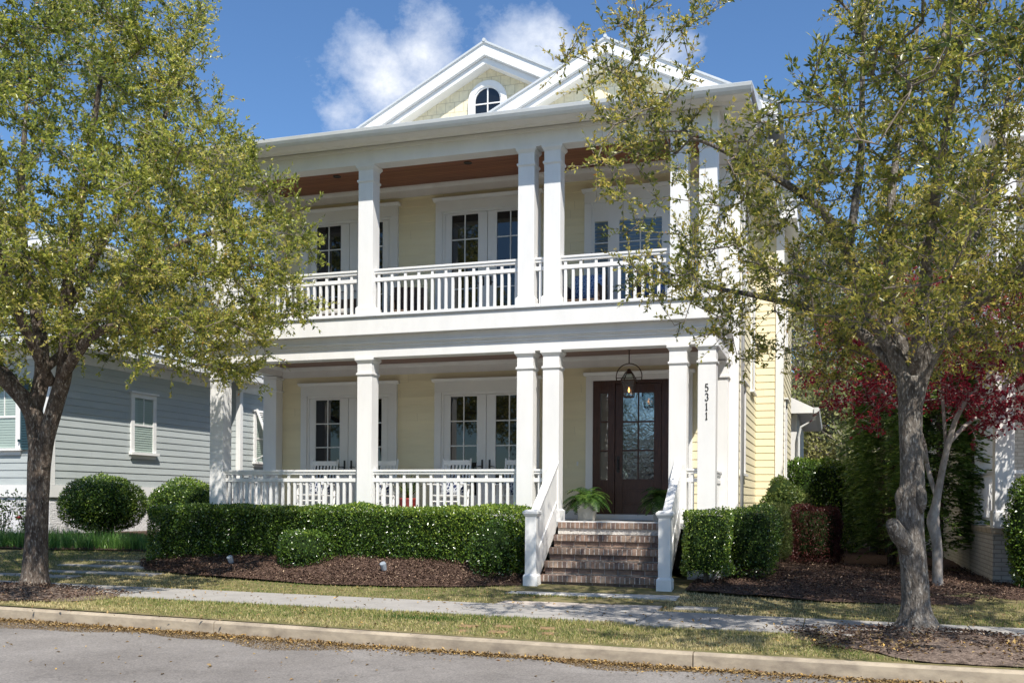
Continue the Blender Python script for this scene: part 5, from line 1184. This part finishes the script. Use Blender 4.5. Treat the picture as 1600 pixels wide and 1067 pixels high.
# the long clipped hedge in front of the porch
def gz_(x, y): return float(g(x, y))
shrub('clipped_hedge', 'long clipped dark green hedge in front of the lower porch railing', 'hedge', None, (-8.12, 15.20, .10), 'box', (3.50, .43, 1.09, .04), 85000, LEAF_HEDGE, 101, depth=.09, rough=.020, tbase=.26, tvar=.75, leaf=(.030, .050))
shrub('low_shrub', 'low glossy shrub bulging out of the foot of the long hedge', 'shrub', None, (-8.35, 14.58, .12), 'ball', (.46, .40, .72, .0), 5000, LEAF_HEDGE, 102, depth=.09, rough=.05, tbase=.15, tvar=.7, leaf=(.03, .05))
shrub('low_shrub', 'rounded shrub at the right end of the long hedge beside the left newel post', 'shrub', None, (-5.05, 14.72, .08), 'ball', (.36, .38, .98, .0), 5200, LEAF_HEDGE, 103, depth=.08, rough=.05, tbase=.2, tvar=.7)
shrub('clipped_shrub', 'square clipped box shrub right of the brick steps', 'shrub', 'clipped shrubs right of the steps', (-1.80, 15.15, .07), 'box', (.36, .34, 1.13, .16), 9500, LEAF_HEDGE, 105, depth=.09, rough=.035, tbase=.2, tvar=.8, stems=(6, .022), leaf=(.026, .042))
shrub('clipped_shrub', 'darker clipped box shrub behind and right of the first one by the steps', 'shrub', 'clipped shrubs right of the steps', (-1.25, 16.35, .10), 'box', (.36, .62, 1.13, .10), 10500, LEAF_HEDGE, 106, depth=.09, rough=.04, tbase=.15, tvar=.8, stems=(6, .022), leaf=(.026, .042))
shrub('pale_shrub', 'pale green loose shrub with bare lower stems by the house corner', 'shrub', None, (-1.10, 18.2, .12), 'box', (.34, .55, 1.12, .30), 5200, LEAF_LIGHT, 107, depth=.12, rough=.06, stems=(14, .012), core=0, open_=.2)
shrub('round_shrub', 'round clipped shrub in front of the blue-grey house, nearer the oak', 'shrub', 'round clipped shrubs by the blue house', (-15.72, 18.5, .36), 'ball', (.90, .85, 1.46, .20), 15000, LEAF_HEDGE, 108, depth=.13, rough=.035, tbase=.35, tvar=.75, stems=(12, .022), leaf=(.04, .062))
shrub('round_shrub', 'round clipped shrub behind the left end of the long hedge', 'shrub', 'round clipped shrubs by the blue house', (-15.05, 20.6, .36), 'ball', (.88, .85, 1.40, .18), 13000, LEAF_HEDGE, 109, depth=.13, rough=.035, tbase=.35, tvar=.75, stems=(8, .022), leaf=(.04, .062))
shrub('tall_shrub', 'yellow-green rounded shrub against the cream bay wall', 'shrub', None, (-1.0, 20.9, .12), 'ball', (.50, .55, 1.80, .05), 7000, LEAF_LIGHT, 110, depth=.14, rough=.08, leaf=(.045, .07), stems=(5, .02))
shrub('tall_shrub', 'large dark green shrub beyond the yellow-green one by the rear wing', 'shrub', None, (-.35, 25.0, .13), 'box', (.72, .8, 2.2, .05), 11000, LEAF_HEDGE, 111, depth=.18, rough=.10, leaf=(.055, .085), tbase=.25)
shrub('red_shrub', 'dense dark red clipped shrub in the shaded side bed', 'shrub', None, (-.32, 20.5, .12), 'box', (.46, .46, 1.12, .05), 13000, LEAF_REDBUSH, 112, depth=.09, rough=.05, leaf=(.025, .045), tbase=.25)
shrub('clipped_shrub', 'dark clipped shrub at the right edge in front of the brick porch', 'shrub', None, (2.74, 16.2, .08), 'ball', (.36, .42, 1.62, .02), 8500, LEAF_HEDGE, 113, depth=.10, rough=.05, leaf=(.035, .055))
def cypress(x, y, h, r, seed, label, mt=LEAF_DARK, n=15000):
    rs = np.random.RandomState(seed); root = thing('evergreen_tree', label, 'tree', (x, y, .1), 'tall evergreens in the side bed')
    m = MB(); m.tube([(x, y, .0), (x+.02, y, h*.5), (x, y, h*.95)], [.09, .06, .015], 8, noise=.1, seed=seed); m.build('trunk', BARK, root, smooth=True)
    # drooping sprays
    ns = n//26; zz = rs.rand(ns)**.8*(h-.45)+.45; a = rs.rand(ns)*6.283; prof = r*np.sin(np.clip((zz/h), .0, 1)*math.pi*.86+.38)**.7*(1+.16*snoise(np.column_stack([np.cos(a)*2, np.sin(a)*2, zz*1.6]), 1.4, seed))
    rad = prof*(.55+.45*rs.rand(ns)**.5); P0 = np.column_stack([x+np.cos(a)*rad*.6, y+np.sin(a)*rad*.6, zz]); D0 = nrm(np.column_stack([np.cos(a), np.sin(a), rs.rand(ns)*.9-.1]))
    k = 26; t = rs.rand(ns, k, 1); L = (.25+.35*rs.rand(ns, 1, 1)); side = nrm(np.cross(D0, [0, 0, 1.]))[:, None]
    Q = P0[:, None]+D0[:, None]*L*t*1.1+np.array([0, 0, -1.])*L*t*t*.55+side*(rs.rand(ns, k, 1)-.5)*.22*(1-.5*t)
    ld = nrm(D0[:, None]*.8+side*(rs.rand(ns, k, 1)-.5)*1.6+np.array([0, 0, -.35])); T = np.clip(.12+.55*t[:, :, 0]*rs.rand(ns, 1)+.35*rs.rand(ns, k)**2, 0, 1)
    V, F, T = leaves(Q.reshape(-1, 3), ld.reshape(-1, 3), rs.uniform(.06, .11, ns*k), .33, rs, T.ravel()); np_mesh('crown', V, F, mt, root, T)
    return root
cypress(1.08, 20.6, 5.4, .80, 1, 'tall dark evergreen directly behind the right oak trunk', n=42000)
cypress(1.80, 19.4, 4.4, .80, 2, 'tall evergreen in front of the brick house flank', n=46000)
cypress(1.05, 24.5, 4.9, .75, 3, 'tall evergreen farther back behind the right oak', n=18000)
shrub('pale_shrub', 'sunlit yellow-green shrub far back between the houses', 'shrub', None, (.62, 27.5, .13), 'ball', (.7, .7, 2.3, .02), 7000, LEAF_LIGHT, 115, depth=.2, rough=.12, leaf=(.06, .09))
# camellia
cr_ = thing('camellia_bush', 'thin young camellia with a red flower in front of the pale foundation', 'shrub', (-16.6, 17.3, .3))
rs = np.random.RandomState(8); m = MB(); tips = []
for bx_, by_ in ((-16.62, 17.2), (-17.35, 17.3)):
    z0 = float(g(bx_, by_))
    for k in range(7):
        a = rs.rand()*6.28; e = (bx_+math.cos(a)*.38*rs.rand(), by_+math.sin(a)*.3*rs.rand(), z0+.75+.35*rs.rand()); md = ((bx_+e[0])/2+rs.randn()*.03, (by_+e[1])/2, z0+.45)
        m.tube([(bx_, by_, z0), md, e], [.010, .007, .003], 5)
        for q in range(34): t = .25+.75*rs.rand(); b_ = np.array((bx_, by_, z0)); tips.append((1-t)**2*b_+2*t*(1-t)*np.array(md)+t*t*np.array(e)+rs.randn(3)*.07)
m.build('stems', TWIG, cr_, smooth=True); tips = np.array(tips)
V, F, T = leaves(tips, rs.randn(len(tips), 3), rs.uniform(.06, .10, len(tips)), .5, rs, rs.rand(len(tips))); np_mesh('foliage', V, F, LEAF_HEDGE, cr_, T)
m = MB(); m.lathe([(.0, .84), (.05, .86), (.065, .90), (.04, .93), (.0, .92)], -16.72, 17.12, 9); m.build('flower', PETAL, cr_)
# border grass and ground plants
def blades(name, pts, hmin, hmax, wd, mt, rs, seg=3, lean=.5, tfun=None, parent=None):
    n = len(pts); h = rs.uniform(hmin, hmax, n)[:, None]; a = rs.rand(n)*6.283; out_ = np.column_stack([np.cos(a), np.sin(a), a*0]); le = (lean*rs.rand(n)**1.2)[:, None]
    sd_ = np.column_stack([-np.sin(a+rs.randn(n)*.6), np.cos(a+rs.randn(n)*.6), a*0]); V = []
    for k in range(seg+1):
        t = k/seg; c = pts+np.array([0, 0, 1.])*h*t*(1-.35*le*t)+out_*h*le*t*t; wv = wd*(1-t**1.5)*.5+wd*.04
        V += [c-sd_*wv, c+sd_*wv]
    V = np.stack(V, 1).reshape(-1, 3); base = np.arange(n)[:, None]*(2*(seg+1)); F = []
    for k in range(seg): F.append(base+np.array([[2*k, 2*k+1, 2*k+3, 2*k+2]]))
    F = np.concatenate(F); t_ = rs.rand(n) if tfun is None else tfun(pts, rs); T = np.tile(t_, seg)
    o = np_mesh(name, V, F, mt, parent, T); return o
rs = np.random.RandomState(77)
P = []
while len(P) < 5200:
    x, y = rs.uniform(-17, -11.6), rs.uniform(15.9, 17.9)
    f = bedF(x)
    if f+.1 < y < f+1.15: P.append((x+rs.randn()*.05, y, float(g(x, y))))
tag(blades('border_grass', np.array(P), .20, .42, .013, LEAF_LIRI, rs, 4, .9), 'band of bright green strap-leaved border grass along the shaded bed', 'border grass', kind='stuff')
P = [(x, y, float(g(x, y))) for x, y in zip(rs.normal(-17.8, .5, 500), rs.normal(16.6, .18, 500))]
tag(blades('ground_cover', np.array(P), .08, .2, .02, LEAF_LIRI, rs, 3, .9), 'low tufts in the bed left of the left oak', 'ground cover', kind='stuff')
m = MB()
for k in range(26):
    x, y = rs.normal(-17.6, .35), rs.normal(16.4, .12); z = float(g(x, y))+.12; m.taper(x, y, .015, z, .05, z+.03)
tag(m.build('pansies', PURPLE), 'small violet flowers low in the bed at the far left', 'flowers', kind='stuff')
# lawn blades, denser and shorter where mown
def lawn_pts(n, x0, x1, y0, y1, ok, rs):
    out_ = []
    while len(out_) < n:
        x = rs.uniform(x0, x1, n); y = rs.uniform(y0, y1, n); k = ok(x, y); out_ += list(np.column_stack([x[k], y[k], g(x[k], y[k])-.012]))
    return np.array(out_[:n])
def in_ring(x, y, c, rx, ryf, ryb): dy = y-c[1]; return ((x-c[0])/rx)**2+(dy/np.where(dy > 0, ryb, ryf))**2 < 1
def stones(): 
    s_ = [(-13.9, -11.9, 13.25, 13.6), (-13.2, -10.75, 13.85, 14.2), (-13.3, -11.2, 14.5, 14.85), (-13.6, -11.7, 15.2, 15.5), (-1.98, -1.42, 12.98, 13.26)]
    return s_
ST = stones()
PV = [(-3.95, 10.62), (-3.55, 10.72), (-3.5, 10.35), (-3.05, 10.75), (-2.95, 10.42), (-3.9, 10.3), (-4.35, 10.7), (-2.6, 10.8)]
def not_stone(x, y):
    k = np.ones(len(x), bool)
    for a, b, c, d in ST: k &= ~((x > a) & (x < b) & (y > c) & (y < d))
    for a, b in PV: k &= ~((np.abs(x-a) < .11) & (np.abs(y-b) < .08))
    return k
ky = lambda x: kerb_y(x)+.17
okv = lambda x, y: (y > ky(x)) & (y < np.where((x > -2.3) & (x < 6), 11.27, 11.445)) & ~in_ring(x, y, (TL[0]-.1, 11.55), 1.6, 1.2, .4) & ~in_ring(x, y, (TR[0]+.25, 11.35), 1.2, 1.4, .44) & not_stone(x, y)
fl = lambda x: np.where(x < -4.54, np.interp(x, [-30, -18, -15, -13.4, -12.6, -12.3, -12.0, -11.3, -10.0, -8.6, -7.5, -6.2, -5.2, -4.6], [15.6, 15.7, 16.1, 16.9, 17.4, 16.2, 15.1, 14.35, 14.0, 13.8, 13.68, 13.8, 14.05, 14.35]), np.where(x > -2.05, np.interp(x, [-2.2, -1.3, 0, 1.2, 2.4, 4, 9], [14.42, 14.22, 14.02, 14.15, 14.5, 14.6, 14.6]), 13.68))
okf = lambda x, y: (y > 12.675) & (y < fl(x)+.03) & ~((x > -4.35) & (x < -2.13) & (y < 13.56)) & ~((x > -4.54) & (x < -2.05) & (y > 13.66)) & not_stone(x, y)
def gt(pts, rs):
    P2 = pts*[1, 1, 0]; d = snoise(P2, 1.0, 3)*.20+snoise(P2, 5, 4)*.10; return np.clip(.68+d*1.3+.22*rs.randn(len(pts)), 0, 1)
rs = np.random.RandomState(5)
P = np.concatenate([lawn_pts(60000, -13.5, 4.5, 9.9, 11.42, okv, rs), lawn_pts(40000, -15.5, 4.5, 12.71, 17.4, okf, rs), lawn_pts(1500, -4.5, -2.1, 13.55, 13.67, okf, rs)])
tag(blades('grass', P, .018, .058, .009, GRASS, rs, 2, 1.0, gt), 'mown lawn, part green and part straw-coloured', 'grass', kind='stuff')
# taller green weeds tuft at the pavers
P = np.column_stack([rs.normal(-4.7, .35, 700), rs.normal(10.95, .07, 700), np.full(700, -.09)])
tag(blades('weeds', P, .02, .06, .010, LEAF_FERN, rs, 2, .9), 'darker green clover patch in the verge by the pavers', 'weeds', kind='stuff')
# chips on the mulch and litter in the gutter
def flakes(name, P, smin, smax, wr, mt, rs, T, flat=.35, label='', cat=''):
    n = len(P); D = nrm(np.column_stack([rs.randn(n), rs.randn(n), rs.randn(n)*flat])); s = rs.uniform(smin, smax, n)
    V, F, T = leaves(P, D, s, wr, rs, T, fold=1.2, up=2.0); return tag(np_mesh(name, V, F, mt, None, T), label, cat, kind='stuff')
def bedpts(n, x0, x1, y0, y1, ok, rs, off):
    out_ = []
    while len(out_) < n:
        x = rs.uniform(x0, x1, n); y = rs.uniform(y0, y1, n); k = ok(x, y); out_ += list(np.column_stack([x[k], y[k], g(x[k], y[k])+bedrise(x[k], y[k])+off+rs.rand(k.sum())*.03]))
    return np.array(out_[:n])
P = np.concatenate([bedpts(22000, -12.4, -4.55, 13.6, 15.2, lambda x, y: (y > fl(x)), rs, .035), bedpts(22000, -2.0, 4.2, 14.0, 20, lambda x, y: (y > fl(x)), rs, .035), bedpts(5000, -18, -12.5, 15.6, 18.2, lambda x, y: (y > fl(x)), rs, .03)])
for c_, rx_, ry_ in ((TL, 1.6, .95), (TR, 1.45, 1.0)):
    n_ = 3800; a_ = rs.rand(n_)*6.283; q_ = rs.rand(n_)**.5*(1+.12*np.sin(a_*5)); xx = c_[0]+.1+np.cos(a_)*rx_*q_; yy = c_[1]-.42+np.sin(a_)*ry_*q_; k_ = (yy > ky(xx)-.02) & (yy < 12.0)
    hh_ = .085*(np.cos(np.pi*np.minimum(1, q_))*.5+.5); P = np.concatenate([P, np.column_stack([xx, yy, g(xx, yy)+hh_+.015+.03*rs.rand(n_)])[k_]])
flakes('mulch_chips', P, .015, .055, .35, CHIP, rs, np.clip(rs.rand(len(P))**1.5, 0, 1), label='scattered bark chips over the planting beds', cat='mulch chips')
n = 9000; x = rs.uniform(-13, 4, n); y = kerb_y(x)-np.abs(rs.exponential(.12, n))*(.6+.8*(snoise(np.column_stack([x, x*0, x*0]), 1.6, 2)*.5+.5)) - .0
P = np.column_stack([x, y, -.30+tilt(x)+rs.rand(n)*.018]); 
flakes('gutter_litter', P, .02, .055, .42, LITTER, rs, rs.rand(n)**1.1, label='ochre leaf litter lying along the foot of the kerb', cat='leaf litter')
n = 80000; x = rs.uniform(-13, 4, n); band = np.clip(.34+.30*snoise(np.column_stack([x, x*0, x*0]), 1.3, 6)+.14*snoise(np.column_stack([x, x*0, x*0]), 5, 7), .05, .8)
P = np.column_stack([x, kerb_y(x)-rs.rand(n)**1.3*band, -.3025+tilt(x)+rs.rand(n)*.004])
flakes('gutter_litter', P, .006, .018, .5, LITTER, rs, rs.rand(n)*.5, label='fine brown catkin dust drifted against the kerb', cat='leaf litter')
n = 160; x = rs.uniform(-10, 3, n); P = np.column_stack([x, rs.uniform(7.2, 9.7, n), -.298+tilt(x)])
n2 = 900; x2 = rs.uniform(-13, 4, n2); y2 = rs.uniform(9.95, 14.0, n2); P = np.concatenate([P, np.column_stack([x2, y2, g(x2, y2)+.022])])
n3 = 700; x3 = rs.normal(TR[0]+.2, .7, n3); y3 = rs.normal(10.9, .35, n3); k = y3 > ky(x3); P = np.concatenate([P, np.column_stack([x3, y3, g(x3, y3)+.06])[k]])
flakes('fallen_leaves', P, .03, .06, .5, LITTER, rs, rs.rand(len(P)), label='single fallen leaves scattered over road, sidewalk and lawn', cat='fallen leaves')
# stepping slabs and pavers
labs = ['long concrete stepping slab nearest the sidewalk on the left lawn', 'second concrete stepping slab from the sidewalk on the left lawn', 'third concrete stepping slab from the sidewalk on the left lawn', 'farthest concrete stepping slab on the left lawn', 'small concrete slab in the lawn right of the entry walkway']
for (a, b, c, d), lb in zip(ST, labs):
    z = float(g((a+b)/2, (c+d)/2)); m = MB(); m.box(a, b, c, d, z-.1, z+.012); tag(m.build('stepping_slab', CONC, None, ((a+b)/2, (c+d)/2, z), bevel=.008), lb, 'stepping stone', 'concrete stepping slabs')
for i, (a, b) in enumerate(PV):
    z = float(g(a, b)); m = MB(); c_, s_ = math.cos(.25*i), math.sin(.25*i); q = [(-.115, -.075), (.115, -.075), (.115, .075), (-.115, .075)]; m.extr([(a+x*c_*1-y*s_*.3, b+x*s_*.15+y) for x, y in q], 'z', z-.05, z+.010)
    tag(m.build('brick_paver', PAVER, None, (a, b, z), bevel=.006), 'tan brick pavers sunk in the verge grass below the steps', 'paver', 'sunken brick pavers')
# spotlights in the mulch
for (x, y, lb) in ((-9.62, 14.42, 'small frosted garden spotlight in the mulch near the left end of the hedge'), (-6.72, 14.25, 'small frosted garden spotlight in the mulch near the middle of the hedge')):
    z = float(g(x, y)+bedrise(x, y))+.02; r = thing('garden_spotlight', lb, 'garden light', (x, y, z), 'garden spotlights in the mulch')
    m = MB(); m.tube([(x, y, z-.05), (x, y, z+.05)], .012, 8); m.build('stake', BLACKM, r)
    m = MB(); m.tube([(x, y+.02, z+.04), (x-.01, y-.02, z+.14)], [.040, .052], 12); m.tube([(x-.01, y-.02, z+.135), (x-.012, y-.03, z+.15)], [.05, .045], 12); m.build('lamp_head', LAMPW, r)
# utility cabinet and far bed
r = thing('utility_cabinet', 'grey-green utility cabinet in the shaded side bed behind the oak', 'utility box', (1.12, 26, .13))
m = MB(); m.box(.86, 1.42, 25.7, 26.3, .10, 1.0); m.build('case', UTIL, r, bevel=.02); m = MB(); m.box(.84, 1.44, 25.68, 26.32, 1.001, 1.05); m.build('lid', UTIL, r, bevel=.01)
m = MB(); m.box(-.5, 3.0, 33.0, 33.3, .0, .42); tag(m.build('low_wall', CONC, None, (1, 33, 0), bevel=.02), 'low pale stone border wall far back between the houses', 'low wall')
P = np.column_stack([rs.uniform(-.4, 2.8, 1500), rs.uniform(33.4, 34.6, 1500), np.full(1500, .35)])
tag(blades('ground_cover', P, .2, .45, .03, LEAF_LIRI, rs, 3, .8), 'green planting behind the low stone border', 'ground cover', kind='stuff')

# ------------------------------------------------------------ woods beyond
def far_tree(x, y, h, r, seed, mt, label, dens=1.0, zlo=.25, bare=.0, size=(.12, .22)):
    rs = np.random.RandomState(seed); root = thing('background_tree', label, 'tree', (x, y, 0), 'trees beyond the houses')
    m = MB(); m.tube([(x, y, 0), (x+rs.randn()*.2, y, h*.5), (x+rs.randn()*.3, y, h*.97)], [.22, .13, .03], 7); tr = m.build('trunk', FARBARK, root, smooth=True)
    nb = int(150*dens)+60; z = h*(zlo+(1-zlo)*rs.rand(nb)); a = rs.rand(nb)*6.28; prof = r*np.sqrt(np.clip(1-((z/h-.6)/.48)**2, .04, 1)); A = np.column_stack([np.full(nb, x), np.full(nb, y), z*.85]); rr = prof*(.5+.5*rs.rand(nb)); B = np.column_stack([x+np.cos(a)*rr, y+np.sin(a)*rr, z+.1*h*rs.rand(nb)])
    M_ = (A+B)/2+np.array([0, 0, -.25]); V1, F1_ = frusta(A, M_, np.full(nb, .05), np.full(nb, .032), 4); V2, F2_ = frusta(M_, B, np.full(nb, .032), np.full(nb, .012), 4)
    Vt = [V1, V2]; Ft = [F1_, F2_+len(V1)]; off = len(V1)+len(V2); S = []
    for k in range(5):
        t = rs.rand(nb, 1)*.7+.3; s0 = M_*(1-t)+B*t; s1 = s0+nrm(rs.randn(nb, 3)+(B-A)*.2+np.array([0, 0, .7]))*rs.uniform(.5, 1.1, (nb, 1)); V, F = frusta(s0, s1, np.full(nb, .016), np.full(nb, .006), 3); Vt.append(V); Ft.append(F+off); off += len(V); S.append((s0, s1))
    np_mesh('branches', np.concatenate(Vt), np.concatenate(Ft), FARBARK, root)
    if bare < 1:
        P = []
        for s0, s1 in S: 
            k = int(22*(1-bare)*dens)+1; t = rs.rand(len(s0), k, 1); P.append((s0[:, None]*(1-t)+s1[:, None]*t+rs.randn(len(s0), k, 3)*.22).reshape(-1, 3))
        P = np.concatenate(P); T = np.clip(.35+.3*snoise(P, .8, seed)+.35*rs.rand(len(P)), 0, 1); V, F, T = leaves(P, rs.randn(len(P), 3), rs.uniform(*size, len(P)), .6, rs, T); np_mesh('crown', V, F, mt, root, T)
    return root
specs = [(-1.5, 52, 14.5, 3.6, LEAF_FAR, .55, 'leftmost tree of the far woods, in thin yellow spring leaf'), (1.6, 55, 14.0, 3.6, LEAF_FAR, .75, 'nearly bare grey tree in the middle of the far woods'), (3.6, 60, 17, 4.2, LEAF_PINE, .0, 'green pine standing above the far woods'),
         (.3, 48, 7.0, 3.0, LEAF_FAR, .2, 'low olive-green tree at the foot of the far woods'), (4.2, 50, 8.5, 3.4, LEAF_FAR, .3, 'olive tree of the far woods behind the tall evergreens'), (-3.5, 64, 17, 4.5, LEAF_PINE, .1, 'tall pine half hidden by the cream house'), (7.5, 62, 15, 4.6, LEAF_PINE, .1, 'tall pine behind the brick house flank'),
         (2.6, 44, 5.0, 2.6, LEAF_FAR, .1, 'small pale green tree nearest in the far woods')]
for i, (x, y, h, r, mt_, bare, lb) in enumerate(specs): far_tree(x, y, h, r, 200+i, mt_, lb, bare=bare, dens=1.1, zlo=.08 if h < 9 else .2)
# a mass of far undergrowth behind everything
rs = np.random.RandomState(66); n = 26000
x = rs.uniform(-60, 40, n); hh = 5.5+1.6*snoise(np.column_stack([x, x*0, x*0]), .35, 8); z = rs.rand(n)*hh; y = 70+rs.rand(n)*5-z*.2
P = np.column_stack([x, y, z]); V, F, T = leaves(P, rs.randn(n, 3), rs.uniform(.4, .8, n), .6, rs, np.clip(.4+.25*snoise(P, .6, 3)+.3*rs.rand(n), 0, 1)); tag(np_mesh('far_woods', V, F, LEAF_FAR, None, T), 'hazy mass of woodland closing the view between the houses', 'woods', kind='stuff')
# trees across the street: they stand behind the camera and show in the glass
for i, (x, y) in enumerate([(-12, -11), (-5.2, -12), (3.5, -11.5), (10, -12)]):
    far_tree(x, y, 8.5, 3.3, 300+i, LEAF_PINE, ['street tree across the road, mirrored in the left porch doors', 'street tree across the road, mirrored in the middle porch doors', 'street tree across the road, mirrored in the entry door', 'rightmost street tree across the road, behind the viewer'][i], dens=.8)
